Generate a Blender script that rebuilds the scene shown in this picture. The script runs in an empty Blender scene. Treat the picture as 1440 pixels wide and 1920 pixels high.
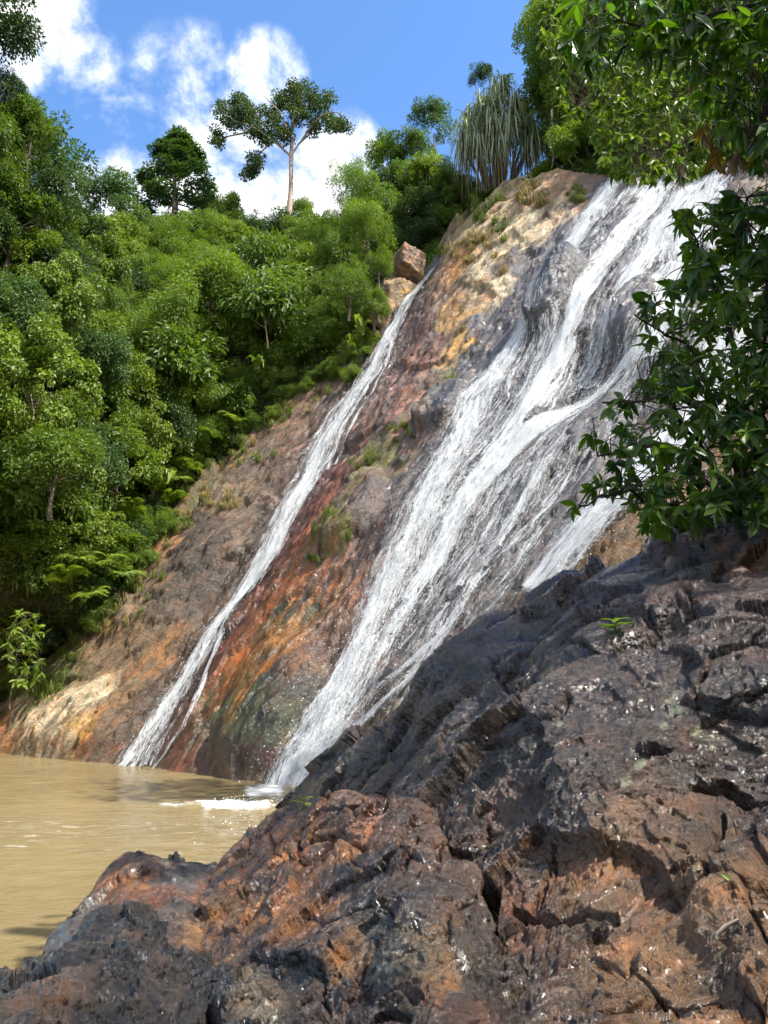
import bpy, math, random
import numpy as np
from mathutils import Vector, Matrix

# ------------------------------------------------------------------ scene, camera, light
SC = bpy.context.scene
COL = SC.collection
H = 2.0                       # camera height above the pool
PITCH = math.radians(13.3)
F = 1442.0                    # focal length in photo pixels (1440 x 1920)

cam = bpy.data.cameras.new('camera')
cam.sensor_fit = 'VERTICAL'
cam.sensor_height = 34.6
cam.lens = 34.6 * F / 1920.0
cam.clip_start = 0.05
cam.clip_end = 3000
camo = bpy.data.objects.new('camera', cam)
camo.location = (0, 0, H)
camo.rotation_euler = (math.radians(90) + PITCH, 0, 0)
COL.objects.link(camo)
SC.camera = camo

SUN = Vector((0.50, -0.25, 0.83)).normalized()      # towards the sun
sun = bpy.data.lights.new('sun', 'SUN')
sun.energy = 4.2
sun.angle = math.radians(0.53)
sun.color = (1.0, 0.95, 0.86)
suno = bpy.data.objects.new('sun', sun)
suno.rotation_euler = SUN.to_track_quat('Z', 'Y').to_euler()
suno.location = (0, 0, 60)
COL.objects.link(suno)

SC.view_settings.view_transform = 'Standard'
SC.view_settings.look = 'None'
SC.view_settings.gamma = 1.0
SC.view_settings.exposure = 1.25
SC.render.engine = 'CYCLES'
cy = SC.cycles
cy.max_bounces = 4
cy.diffuse_bounces = 2
cy.glossy_bounces = 2
cy.transmission_bounces = 3
cy.transparent_max_bounces = 12
cy.use_adaptive_sampling = True
cy.adaptive_threshold = 0.03
cy.caustics_reflective = False
cy.caustics_refractive = False
cy.sample_clamp_indirect = 6.0
cy.use_denoising = True
try:
    cy.denoiser = 'OPENIMAGEDENOISE'
except Exception:
    pass

SP, CP = math.sin(PITCH), math.cos(PITCH)


def ray(px, py):
    x = (np.asarray(px, float) - 720.0) / F
    y = (960.0 - np.asarray(py, float)) / F
    den = CP - y * SP
    return x / den, (y * CP + SP) / den


def W(px, py, D):
    a, b = ray(px, py)
    D = np.asarray(D, float)
    return np.stack(np.broadcast_arrays(a * D, D + 0 * a, H + b * D), -1)


def project(V):
    x = V[..., 0]; y = V[..., 1]; z = V[..., 2] - H
    fwd = y * CP + z * SP
    up = -y * SP + z * CP
    fwd = np.maximum(fwd, 1e-3)
    return 720 + F * x / fwd, 960 - F * up / fwd


# ------------------------------------------------------------------ node helper
class NT:
    def __init__(self, tree):
        self.t = tree
        self.n = tree.nodes
        self.l = tree.links

    def new(self, typ, **kw):
        nd = self.n.new(typ)
        for k, v in kw.items():
            setattr(nd, k, v)
        return nd

    def link(self, a, b):
        self.l.new(a, b)

    def put(self, nd, idx, val):
        if val is None:
            return
        if isinstance(val, bpy.types.NodeSocket):
            self.l.new(val, nd.inputs[idx])
        else:
            nd.inputs[idx].default_value = val

    def math(self, op, a, b=None, c=None, clamp=False):
        nd = self.n.new('ShaderNodeMath')
        nd.operation = op
        nd.use_clamp = clamp
        self.put(nd, 0, a); self.put(nd, 1, b); self.put(nd, 2, c)
        return nd.outputs[0]

    def vmath(self, op, a, b=None):
        nd = self.n.new('ShaderNodeVectorMath')
        nd.operation = op
        self.put(nd, 0, a); self.put(nd, 1, b)
        return nd.outputs['Value'] if op in ('DOT_PRODUCT', 'LENGTH') else nd.outputs[0]

    def mix(self, f, a, b):
        nd = self.n.new('ShaderNodeMix')
        nd.data_type = 'RGBA'
        self.put(nd, 0, f)
        for i, v in ((6, a), (7, b)):
            if not isinstance(v, bpy.types.NodeSocket) and len(v) == 3:
                v = (*v, 1)
            self.put(nd, i, v)
        return nd.outputs[2]

    def mul(self, a, b):
        nd = self.n.new('ShaderNodeMix')
        nd.data_type = 'RGBA'; nd.blend_type = 'MULTIPLY'
        nd.inputs[0].default_value = 1.0
        self.put(nd, 6, a); self.put(nd, 7, b)
        return nd.outputs[2]

    def noise(self, vec, scale, detail=4, rough=0.55, dist=0.0):
        nd = self.n.new('ShaderNodeTexNoise')
        self.put(nd, 'Vector', vec)
        nd.inputs['Scale'].default_value = scale
        nd.inputs['Detail'].default_value = detail
        nd.inputs['Roughness'].default_value = rough
        nd.inputs['Distortion'].default_value = dist
        return nd.outputs[0]

    def mapping(self, vec, scale=(1, 1, 1), rot=(0, 0, 0), loc=(0, 0, 0)):
        nd = self.n.new('ShaderNodeMapping')
        self.put(nd, 'Vector', vec)
        nd.inputs['Scale'].default_value = scale
        nd.inputs['Rotation'].default_value = rot
        nd.inputs['Location'].default_value = loc
        return nd.outputs[0]

    def sstep(self, v, lo, hi, to0=0.0, to1=1.0):
        nd = self.n.new('ShaderNodeMapRange')
        nd.interpolation_type = 'SMOOTHSTEP'
        self.put(nd, 0, v); self.put(nd, 1, lo); self.put(nd, 2, hi); self.put(nd, 3, to0); self.put(nd, 4, to1)
        return nd.outputs[0]

    def attr(self, name, out='Fac'):
        nd = self.n.new('ShaderNodeAttribute')
        nd.attribute_name = name
        return nd.outputs[out]

    def bump(self, h, strength, dist, normal=None):
        nd = self.n.new('ShaderNodeBump')
        nd.inputs['Strength'].default_value = strength
        nd.inputs['Distance'].default_value = dist
        self.put(nd, 'Height', h)
        if normal is not None:
            self.put(nd, 'Normal', normal)
        return nd.outputs[0]


def new_mat(name):
    m = bpy.data.materials.new(name)
    m.use_nodes = True
    nt = NT(m.node_tree)
    nt.n.clear()
    out = nt.new('ShaderNodeOutputMaterial')
    return m, nt, out


# ------------------------------------------------------------------ world: sky with cumulus clouds
world = bpy.data.worlds.new('World')
SC.world = world
world.use_nodes = True
wt = NT(world.node_tree)
wt.n.clear()
wout = wt.new('ShaderNodeOutputWorld')
bg = wt.new('ShaderNodeBackground')
sky = wt.new('ShaderNodeTexSky')
sky.sky_type = 'NISHITA'
sky.sun_disc = False
sky.sun_elevation = math.asin(SUN.z)
sky.sun_rotation = math.atan2(SUN.x, SUN.y)
sky.air_density = 1.0
sky.dust_density = 0.3
sky.ozone_density = 2.0
tc = wt.new('ShaderNodeTexCoord')
d = wt.vmath('NORMALIZE', tc.outputs['Generated'])
n1 = wt.noise(d, 9.0, 9, 0.62, 0.15)
n2 = wt.noise(wt.mapping(d, loc=(3.1, 1.7, 0.4)), 2.6, 5, 0.55)
CLOUDS = [  # px, py, angular radius, weight
    (50, 20, 0.09, 0.62), (165, 115, 0.05, 0.62), (90, 100, 0.07, 0.5),
    (230, 240, 0.10, 0.45), (340, 190, 0.10, 0.5), (495, 145, 0.06, 0.72), (370, 125, 0.06, 0.5),
    (420, 370, 0.13, 0.9), (250, 360, 0.09, 0.75), (560, 370, 0.08, 0.85), (630, 340, 0.09, 0.85), (430, 250, 0.08, 0.6),
]
tot = None
for (px, py, r, wgt) in CLOUDS:
    c = Vector(W(px, py, 1.0) - np.array([0, 0, H])).normalized()
    dp = wt.vmath('DOT_PRODUCT', d, tuple(c))
    v = wt.math('MULTIPLY', wt.sstep(dp, math.cos(r * 1.1), 1.0), wgt)
    tot = v if tot is None else wt.math('MAXIMUM', tot, v)
ysep = wt.new('ShaderNodeSeparateXYZ'); wt.link(d, ysep.inputs[0])
far = wt.math('MULTIPLY', wt.sstep(n2, 0.30, 0.48), wt.sstep(ysep.outputs[1], 0.25, -0.2))     # broken cloud out of view behind the camera, added as neutral fill light
tot = wt.math('MAXIMUM', tot, far)
dens = wt.math('ADD', tot, wt.math('MULTIPLY', wt.math('SUBTRACT', n1, 0.5), wt.math('MULTIPLY', wt.sstep(tot, 0.0, 0.5), 3.6)))
cov = wt.sstep(dens, 0.18, 1.0)
shade = wt.sstep(dens, 0.35, 0.95)
ccol = wt.mix(shade, (3.6, 4.0, 4.7), (5.6, 5.6, 5.6))
skyc = wt.mul(sky.outputs[0], (0.74, 0.98, 1.2, 1))
mixc = wt.mix(cov, skyc, ccol)
wt.link(mixc, bg.inputs[0])
bg.inputs[1].default_value = 0.12
wt.link(bg.outputs[0], wout.inputs[0])

# ------------------------------------------------------------------ noise
RNG = np.random.default_rng(7)
_PERM = RNG.permutation(256)
_PERM = np.concatenate([_PERM, _PERM, _PERM]).astype(np.int64)
_G = RNG.normal(size=(256, 3)); _G /= np.linalg.norm(_G, axis=1)[:, None]
_P3 = RNG.random((256, 3))


def _h(ix, iy, iz):
    return _PERM[_PERM[_PERM[ix & 255] + (iy & 255)] + (iz & 255)]


def gnoise(p):
    pi = np.floor(p).astype(np.int64)
    f = p - pi
    w = f * f * f * (f * (f * 6 - 15) + 10)
    res = 0
    for cx in (0, 1):
        for cy_ in (0, 1):
            for cz in (0, 1):
                g = _G[_h(pi[:, 0] + cx, pi[:, 1] + cy_, pi[:, 2] + cz)]
                dv = g[:, 0] * (f[:, 0] - cx) + g[:, 1] * (f[:, 1] - cy_) + g[:, 2] * (f[:, 2] - cz)
                ww = (w[:, 0] if cx else 1 - w[:, 0]) * (w[:, 1] if cy_ else 1 - w[:, 1]) * (w[:, 2] if cz else 1 - w[:, 2])
                res = res + dv * ww
    return res * 1.5


def fbm(p, octv=4, gain=0.5, lac=2.03):
    a, s, r = 1.0, 1.0, 0
    for i in range(octv):
        r = r + a * gnoise(p * s + 17.3 * i)
        a *= gain; s *= lac
    return r


def ridged(p, octv=4, gain=0.55, lac=2.1):
    a, s, r = 1.0, 1.0, 0
    for i in range(octv):
        r = r + a * (1 - 2 * np.abs(gnoise(p * s + 31.7 * i)))
        a *= gain; s *= lac
    return r


def facets(p, seed=0):
    """Broken-rock facets: each Voronoi cell is a tilted plane; returns (height, distance to cell border)."""
    q = p + seed * 11.37
    pi = np.floor(q - 0.5).astype(np.int64)
    best = np.full(len(p), 9.0); sec = np.full(len(p), 9.0); val = np.zeros(len(p))
    for cx in (0, 1):
        for cy_ in (0, 1):
            for cz in (0, 1):
                c = pi + np.array([cx, cy_, cz])
                hh = _h(c[:, 0], c[:, 1], c[:, 2])
                cp = c + 0.15 + 0.7 * _P3[hh]
                dv = q - cp
                dd = (dv * dv).sum(1)
                hv = (dv * _G[(hh * 7 + 13) % 256]).sum(1) + 0.6 * (_P3[(hh * 3 + 5) % 256, 0] - 0.5)
                m = dd < best
                sec = np.where(m, best, np.minimum(sec, dd))
                val = np.where(m, hv, val)
                best = np.where(m, dd, best)
    return val, np.sqrt(sec) - np.sqrt(best)


def sst(x, a, b):
    t = np.clip((x - a) / (b - a), 0, 1)
    return t * t * (3 - 2 * t)


def polydist(px, py, poly):
    """distance in pixels to a polyline and the parameter along it"""
    best = np.full(px.shape, 1e9)
    par = np.zeros(px.shape)
    for i in range(len(poly) - 1):
        ax, ay = poly[i][:2]; bx, by = poly[i + 1][:2]
        dx, dy = bx - ax, by - ay
        t = np.clip(((px - ax) * dx + (py - ay) * dy) / (dx * dx + dy * dy + 1e-9), 0, 1)
        dd = np.hypot(px - ax - t * dx, py - ay - t * dy)
        m = dd < best
        best = np.where(m, dd, best); par = np.where(m, i + t, par)
    return best, par


def blob(px, py, cx, cy_, rx, ry, ang, soft=0.5):
    a = math.radians(ang)
    ux = (px - cx) * math.cos(a) - (py - cy_) * math.sin(a)
    uy = (px - cx) * math.sin(a) + (py - cy_) * math.cos(a)
    r = np.hypot(ux / rx, uy / ry)
    return 1 - sst(r, 1 - soft, 1 + soft)


def inpoly(x, y, poly):
    c = False
    n = len(poly)
    j = n - 1
    for i in range(n):
        xi, yi = poly[i]; xj, yj = poly[j]
        if (yi > y) != (yj > y) and x < (xj - xi) * (y - yi) / (yj - yi) + xi:
            c = not c
        j = i
    return c


class RBF:
    def __init__(self, pts, vals, smooth=0.0):
        self.p = np.asarray(pts, float) / 500.0
        n = len(self.p)
        K = self._phi(self.p, self.p) + smooth * np.eye(n)
        P = np.c_[np.ones(n), self.p]
        A = np.zeros((n + 3, n + 3))
        A[:n, :n] = K; A[:n, n:] = P; A[n:, :n] = P.T
        self.w = np.linalg.solve(A, np.r_[np.asarray(vals, float), 0, 0, 0])

    @staticmethod
    def _phi(a, b):
        r2 = ((a[:, None, :] - b[None, :, :]) ** 2).sum(-1)
        return 0.5 * r2 * np.log(r2 + 1e-12)

    def __call__(self, x, y):
        x = np.asarray(x, float); y = np.asarray(y, float)
        q = np.stack(np.broadcast_arrays(x, y), -1).reshape(-1, 2) / 500.0
        out = np.empty(len(q))
        for i in range(0, len(q), 50000):
            s = q[i:i + 50000]
            out[i:i + 50000] = self._phi(s, self.p) @ self.w[:-3] + self.w[-3] + s @ self.w[-2:]
        return out.reshape(np.broadcast(x, y).shape)


# ------------------------------------------------------------------ mesh helpers
def mk(name, V, F3=None, F4=None, mat=None, smooth=False, parent=None, **attrs):
    V = np.ascontiguousarray(V, np.float32).reshape(-1, 3)
    me = bpy.data.meshes.new(name)
    li, ls = [], []
    off = 0
    for Fa, k in ((F3, 3), (F4, 4)):
        if Fa is not None and len(Fa):
            Fa = np.asarray(Fa, np.int32)
            li.append(Fa.ravel()); ls.append(off + np.arange(len(Fa), dtype=np.int32) * k)
            off += Fa.size
    li = np.concatenate(li); ls = np.concatenate(ls)
    me.vertices.add(len(V)); me.vertices.foreach_set('co', V.ravel())
    me.loops.add(len(li)); me.loops.foreach_set('vertex_index', li)
    me.polygons.add(len(ls)); me.polygons.foreach_set('loop_start', ls)
    me.polygons.foreach_set('use_smooth', np.full(len(ls), bool(smooth)))
    me.update(calc_edges=True)
    for k, v in attrs.items():
        v = np.asarray(v, np.float32)
        if v.ndim == 1:
            me.attributes.new(k, 'FLOAT', 'POINT').data.foreach_set('value', v)
        elif k == 'col':
            c = np.c_[v, np.ones(len(v), np.float32)].astype(np.float32)
            me.attributes.new(k, 'FLOAT_COLOR', 'POINT').data.foreach_set('color', c.ravel())
        else:
            me.attributes.new(k, 'FLOAT_VECTOR', 'POINT').data.foreach_set('vector', np.ascontiguousarray(v).ravel())
    if mat is not None:
        me.materials.append(mat)
    o = bpy.data.objects.new(name, me)
    COL.objects.link(o)
    if parent is not None:
        o.parent = parent
    return o


def grid_faces(nr, nc):
    i = np.arange(nr * nc).reshape(nr, nc)
    return np.stack([i[:-1, :-1], i[:-1, 1:], i[1:, 1:], i[1:, :-1]], -1).reshape(-1, 4)


def grid_normals(P):
    du = np.gradient(P, axis=1); dv = np.gradient(P, axis=0)
    n = np.cross(du, dv)
    return n / (np.linalg.norm(n, axis=-1, keepdims=True) + 1e-9)


class MB:
    """collects tubes, leaves and blades into one mesh"""
    def __init__(self):
        self.V = []; self.T = []; self.Q = []; self.R = []; self.n = 0

    def add(self, V, T=None, Q=None, rnd=0.5):
        V = np.asarray(V, float).reshape(-1, 3)
        if T is not None: self.T.append(np.asarray(T).reshape(-1, 3) + self.n)
        if Q is not None: self.Q.append(np.asarray(Q).reshape(-1, 4) + self.n)
        self.V.append(V)
        self.R.append(np.broadcast_to(np.asarray(rnd, float), (len(V),)))
        self.n += len(V)

    def tube(self, pts, radii, seg=7, rnd=0.5):
        pts = np.asarray(pts, float); n = len(pts)
        radii = np.broadcast_to(np.asarray(radii, float), (n,))
        t = np.gradient(pts, axis=0); t /= np.linalg.norm(t, axis=1)[:, None] + 1e-9
        ref = np.array([0.13, 0.9, 0.21]) if abs(t[0, 2]) > 0.6 else np.array([0.1, 0.2, 1.0])
        s = np.cross(t, ref); s /= np.linalg.norm(s, axis=1)[:, None] + 1e-9
        u = np.cross(t, s)
        a = np.linspace(0, 2 * np.pi, seg, endpoint=False)
        ring = pts[:, None] + radii[:, None, None] * (np.cos(a)[None, :, None] * s[:, None] + np.sin(a)[None, :, None] * u[:, None])
        i = np.arange(n * seg).reshape(n, seg)
        q = np.stack([i[:-1], np.roll(i[:-1], -1, 1), np.roll(i[1:], -1, 1), i[1:]], -1).reshape(-1, 4)
        self.add(ring.reshape(-1, 3), Q=q, rnd=rnd)

    def build(self, name, mat, parent=None, smooth=False):
        T = np.concatenate(self.T) if self.T else None
        Q = np.concatenate(self.Q) if self.Q else None
        return mk(name, np.concatenate(self.V), T, Q, mat, smooth, parent, rnd=np.concatenate(self.R))


def tag(o, label=None, cat=None, group=None, kind=None):
    if label: o['label'] = label
    if cat: o['category'] = cat
    if group: o['group'] = group
    if kind: o['kind'] = kind
    return o


def empty(name, loc, rz=0.0, scale=1.0):
    o = bpy.data.objects.new(name, None)
    o.empty_display_size = 0.2
    o.location = loc
    o.rotation_euler = (0, 0, rz)
    o.scale = (scale,) * 3 if not hasattr(scale, '__len__') else scale
    COL.objects.link(o)
    return o


def unit(v):
    return v / (np.linalg.norm(v, axis=-1, keepdims=True) + 1e-9)


# ------------------------------------------------------------------ materials
def rock_material(name, bump_scale, wet_lo, wet_hi, fine=1.0, spec=0.5, coat=0.0, chip=1.6, crackw=0.35):
    """colour comes from the mineral / moss / stain map stored on the mesh, broken up by noise"""
    m, t, out = new_mat(name)
    geo = t.new('ShaderNodeTexCoord').outputs['Object']
    col = t.attr('col', 'Color')
    wet = t.attr('wet')
    na = t.noise(geo, 2.2 * bump_scale, 8, 0.65, 0.4)
    nb = t.noise(geo, 11 * bump_scale, 6, 0.7)
    nc = t.noise(t.mapping(geo, scale=(1, 1, 0.5), rot=(0.3, 0.5, 0.2)), 38 * bump_scale, 4, 0.7)
    v = t.math('ADD', t.math('MULTIPLY', na, 0.9), t.math('MULTIPLY', nb, 0.9))
    val = t.sstep(v, 0.55, 1.25, 0.55, 1.5)
    c = t.vmath('SCALE', col)
    c.node.inputs['Scale'].default_value = 1.0
    t.link(val, c.node.inputs['Scale'])
    warm = t.mix(t.sstep(na, 0.45, 0.7), c, t.mul(c, (1.25, 0.92, 0.72, 1)))
    p = t.new('ShaderNodeBsdfPrincipled')
    t.link(warm, p.inputs['Base Color'])
    r = t.math('ADD', t.math('MULTIPLY', wet, wet_lo - wet_hi), wet_hi)
    r = t.math('ADD', r, t.math('MULTIPLY', t.math('SUBTRACT', nb, 0.5), 0.35), clamp=True)
    t.link(r, p.inputs['Roughness'])
    p.inputs['Specular IOR Level'].default_value = spec
    vor = t.new('ShaderNodeTexVoronoi'); vor.feature = 'DISTANCE_TO_EDGE'
    t.put(vor, 'Vector', t.mapping(geo, scale=(1, 1, 0.55), rot=(0.4, 0.6, 0)))
    vor.inputs['Scale'].default_value = 6.0 * bump_scale
    crack = t.math('MULTIPLY', t.sstep(vor.outputs[0], 0.0, 0.05), crackw)
    h = t.math('ADD', t.math('ADD', nb, t.math('MULTIPLY', nc, 0.5)), crack)
    wv = t.vmath('ADD', t.mapping(geo, scale=(1, 1, 1.5), rot=(0.2, 0.55, 0.1)), t.vmath('SCALE', t.new('ShaderNodeTexNoise').outputs['Color']))
    nw = wv.node.inputs[1].links[0].from_node; nw.inputs['Scale'].default_value = 0.06 / bump_scale
    nwt = nw.inputs[0].links[0].from_node; t.link(geo, nwt.inputs['Vector']); nwt.inputs['Scale'].default_value = 5.0 * bump_scale
    for sc_, am in ((5.0 * bump_scale, chip), (13.0 * bump_scale, chip * 0.55)):            # chipped facets, each tilted its own way
        vr = t.new('ShaderNodeTexVoronoi'); t.link(wv, vr.inputs['Vector']); vr.inputs['Scale'].default_value = sc_
        dv = t.vmath('DOT_PRODUCT', t.vmath('SUBTRACT', wv, vr.outputs['Position']), t.vmath('SUBTRACT', vr.outputs['Color'], (0.5, 0.5, 0.5)))
        h = t.math('ADD', h, t.math('MULTIPLY', dv, am * sc_))
    t.link(t.bump(h, fine, 0.06 / bump_scale), p.inputs['Normal'])
    if coat:                                                   # film of water
        t.link(t.math('MULTIPLY', wet, coat), p.inputs['Coat Weight'])
        p.inputs['Coat Roughness'].default_value = 0.06
        p.inputs['Coat IOR'].default_value = 1.45
        t.link(t.bump(t.math('ADD', nb, t.math('MULTIPLY', h, 0.7)), 0.9 * fine, 0.06 / bump_scale), p.inputs['Coat Normal'])
    t.link(p.outputs[0], out.inputs[0])
    return m


def leaf_material(name, dark, light, trans=0.35, rough=0.45, tint=(1.18, 1.3, 0.45), objvar=0.35, spec=0.4):
    m, t, out = new_mat(name)
    rnd = t.attr('rnd')
    oi = t.new('ShaderNodeObjectInfo').outputs['Random']
    c = t.mix(rnd, dark, light)
    c2 = t.mul(c, (1.28, 1.17, 0.8, 1))
    c3 = t.mul(c, (0.60, 0.78, 0.85, 1))
    cc = t.mix(oi, c3, c2)
    c = t.mix(objvar, c, cc)
    p = t.new('ShaderNodeBsdfPrincipled')
    t.link(c, p.inputs['Base Color'])
    p.inputs['Roughness'].default_value = rough
    p.inputs['Specular IOR Level'].default_value = spec
    tr = t.new('ShaderNodeBsdfTranslucent')
    t.link(t.mul(c, (*tint, 1)), tr.inputs[0])
    mx = t.new('ShaderNodeMixShader')
    mx.inputs[0].default_value = trans
    t.link(p.outputs[0], mx.inputs[1]); t.link(tr.outputs[0], mx.inputs[2])
    t.link(mx.outputs[0], out.inputs[0])
    return m


def bark_material(name, c1, c2, scale=6):
    m, t, out = new_mat(name)
    geo = t.new('ShaderNodeTexCoord').outputs['Object']
    n = t.noise(t.mapping(geo, scale=(1, 1, 0.25)), scale, 6, 0.65)
    p = t.new('ShaderNodeBsdfPrincipled')
    t.link(t.mix(t.sstep(n, 0.35, 0.65), c1, c2), p.inputs['Base Color'])
    p.inputs['Roughness'].default_value = 0.85
    t.link(t.bump(n, 0.5, 0.04), p.inputs['Normal'])
    t.link(p.outputs[0], out.inputs[0])
    return m


M = {}
M['cliff'] = rock_material('cliff rock', 0.9, 0.22, 0.85, 0.7, coat=0.7, chip=1.3, crackw=0.25)
M['boulder'] = rock_material('wet boulder rock', 3.2, 0.17, 0.55, 1.0, 0.6, 0.8, 2.3, 0.08)
M['pitted'] = rock_material('pitted rock', 4.0, 0.2, 0.7, 1.0, 0.6, 0.7, 2.6, 0.1)
M['leaf_mid'] = leaf_material('mid green leaf', (0.050, 0.095, 0.015), (0.15, 0.225, 0.032), 0.4)
M['leaf_bright'] = leaf_material('bright green leaf', (0.085, 0.145, 0.018), (0.22, 0.29, 0.038), 0.42)
M['leaf_yellow'] = leaf_material('yellow green leaf', (0.085, 0.148, 0.018), (0.195, 0.285, 0.040), 0.42)
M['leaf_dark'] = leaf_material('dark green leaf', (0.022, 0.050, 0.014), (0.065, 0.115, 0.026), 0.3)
M['leaf_blue'] = leaf_material('bluish green leaf', (0.04, 0.088, 0.03), (0.10, 0.175, 0.055))
M['leaf_olive'] = leaf_material('olive leaf', (0.045, 0.07, 0.02), (0.10, 0.145, 0.04), 0.3)
M['leaf_gloss'] = leaf_material('glossy broad leaf', (0.02, 0.062, 0.010), (0.15, 0.26, 0.025), 0.42, 0.32, (1.3, 1.5, 0.35), 0.1, 0.5)
M['leaf_cone'] = leaf_material('conical tree leaf', (0.032, 0.068, 0.018), (0.085, 0.15, 0.035), 0.3)
M['leaf_glow'] = leaf_material('sunlit drooping leaf', (0.06, 0.12, 0.012), (0.20, 0.29, 0.03), 0.45, 0.4, (1.3, 1.35, 0.4), 0.05)
M['leaf_strap'] = leaf_material('strap leaf', (0.15, 0.19, 0.10), (0.36, 0.40, 0.24), 0.2, 0.4, (1.1, 1.2, 0.7), 0.1)
M['leaf_dry'] = leaf_material('dry leaf', (0.13, 0.075, 0.03), (0.36, 0.27, 0.17), 0.2, 0.6, (1.2, 1.0, 0.6), 0.2)
M['leaf_autumn'] = leaf_material('yellowing leaf', (0.16, 0.10, 0.012), (0.36, 0.22, 0.02), 0.4, 0.5, (1.2, 1.1, 0.5), 0.2)
M['grass'] = leaf_material('green grass blade', (0.09, 0.13, 0.02), (0.22, 0.26, 0.05), 0.3, 0.5, (1.2, 1.2, 0.6), 0.3)
M['grass_dry'] = leaf_material('straw grass blade', (0.15, 0.13, 0.04), (0.42, 0.33, 0.15), 0.3, 0.55, (1.2, 1.1, 0.7), 0.5)
M['bark'] = bark_material('grey brown bark', (0.06, 0.045, 0.03), (0.16, 0.12, 0.085))
M['bark_pale'] = bark_material('pale pinkish bark', (0.33, 0.24, 0.185), (0.48, 0.37, 0.30), 3)
M['bark_dark'] = bark_material('dark twig bark', (0.02, 0.016, 0.011), (0.06, 0.045, 0.03), 14)

# soil / undergrowth on the hillside
m, t, out = new_mat('jungle floor')
geo = t.new('ShaderNodeTexCoord').outputs['Object']
n = t.noise(geo, 0.7, 8, 0.65)
p = t.new('ShaderNodeBsdfPrincipled')
t.link(t.mix(t.sstep(n, 0.4, 0.62), (0.018, 0.028, 0.008), (0.06, 0.05, 0.02)), p.inputs['Base Color'])
p.inputs['Roughness'].default_value = 0.95
t.link(t.bump(n, 0.8, 0.3), p.inputs['Normal'])
t.link(p.outputs[0], out.inputs[0])
M['soil'] = m

# muddy pool water with foam
m, t, out = new_mat('muddy water')
geo = t.new('ShaderNodeTexCoord').outputs['Object']
foam = t.attr('foam')
n0 = t.noise(geo, 0.25, 4, 0.6)
n1 = t.noise(t.mapping(geo, scale=(1.2, 2.6, 1), rot=(0, 0, 0.35)), 1.6, 6, 0.62, 0.6)
n2 = t.noise(t.mapping(geo, scale=(1.0, 1.8, 1), rot=(0, 0, -0.2)), 6.5, 5, 0.6, 0.4)
fn = t.noise(t.mapping(geo, scale=(1, 2.2, 1), rot=(0, 0, 0.3)), 2.4, 9, 0.72, 1.2)
fm = t.sstep(t.math('ADD', foam, t.math('MULTIPLY', t.math('SUBTRACT', fn, 0.5), 1.6)), 0.38, 0.95)
body = t.mix(t.sstep(n0, 0.35, 0.65), (0.185, 0.140, 0.066), (0.235, 0.182, 0.092))
p = t.new('ShaderNodeBsdfPrincipled')
t.link(t.mix(fm, body, (0.85, 0.83, 0.76)), p.inputs['Base Color'])
t.link(t.math('ADD', t.math('MULTIPLY', fm, 0.5), 0.09), p.inputs['Roughness'])
p.inputs['IOR'].default_value = 1.33
hgt = t.math('ADD', t.math('ADD', n1, t.math('MULTIPLY', n2, 0.22)), t.math('MULTIPLY', fm, 0.35))
t.link(t.bump(hgt, 0.5, 0.11), p.inputs['Normal'])
t.link(p.outputs[0], out.inputs[0])
M['pool'] = m

# falling white water: streaks run along the flow, gaps show the rock behind
m, t, out = new_mat('white water')
flow = t.attr('flow', 'Vector')
dens = t.attr('dens')
sp = t.new('ShaderNodeSeparateXYZ'); t.link(flow, sp.inputs[0])
wob = t.math('MULTIPLY', t.math('SUBTRACT', t.noise(flow, 0.9, 3, 0.5), 0.5), 0.5)
lat = t.math('ADD', sp.outputs[0], wob)
cb = t.new('ShaderNodeCombineXYZ'); t.link(lat, cb.inputs[0]); t.link(sp.outputs[1], cb.inputs[1]); t.link(sp.outputs[2], cb.inputs[2])
s1 = t.noise(t.mapping(cb.outputs[0], scale=(5.5, 0.42, 1)), 1.0, 5, 0.6)
s2 = t.noise(t.mapping(cb.outputs[0], scale=(17, 2.4, 1)), 1.0, 5, 0.68)
s3 = t.noise(t.mapping(cb.outputs[0], scale=(30, 11, 1)), 1.0, 3, 0.7)
e = t.math('ADD', t.math('MULTIPLY', t.math('SUBTRACT', s1, 0.5), 1.7), t.math('MULTIPLY', t.math('SUBTRACT', s2, 0.5), 1.5))
e = t.math('ADD', e, t.math('MULTIPLY', t.math('SUBTRACT', s3, 0.5), 1.0))
a = t.sstep(t.math('ADD', dens, e), 0.16, 0.78)
a = t.math('MULTIPLY', a, 0.90)
hh = t.math('ADD', t.math('ADD', s1, t.math('MULTIPLY', s2, 0.6)), t.math('MULTIPLY', s3, 0.4))
nrm = t.bump(hh, 1.0, 0.09)
p = t.new('ShaderNodeBsdfPrincipled')
p.inputs['Base Color'].default_value = (0.74, 0.76, 0.78, 1)
p.inputs['Roughness'].default_value = 0.6
t.link(nrm, p.inputs['Normal'])
tl = t.new('ShaderNodeBsdfTranslucent'); tl.inputs[0].default_value = (0.85, 0.88, 0.9, 1)
mx0 = t.new('ShaderNodeMixShader'); mx0.inputs[0].default_value = 0.22
t.link(p.outputs[0], mx0.inputs[1]); t.link(tl.outputs[0], mx0.inputs[2])
tr = t.new('ShaderNodeBsdfTransparent')
mx = t.new('ShaderNodeMixShader')
t.link(a, mx.inputs[0]); t.link(tr.outputs[0], mx.inputs[1]); t.link(mx0.outputs[0], mx.inputs[2])
t.link(mx.outputs[0], out.inputs[0])
M['water'] = m

m, t, out = new_mat('water drops')
p = t.new('ShaderNodeBsdfPrincipled')
p.inputs['Base Color'].default_value = (0.88, 0.9, 0.92, 1)
p.inputs['Roughness'].default_value = 0.2
t.link(p.outputs[0], out.inputs[0])
M['drop'] = m

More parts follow.
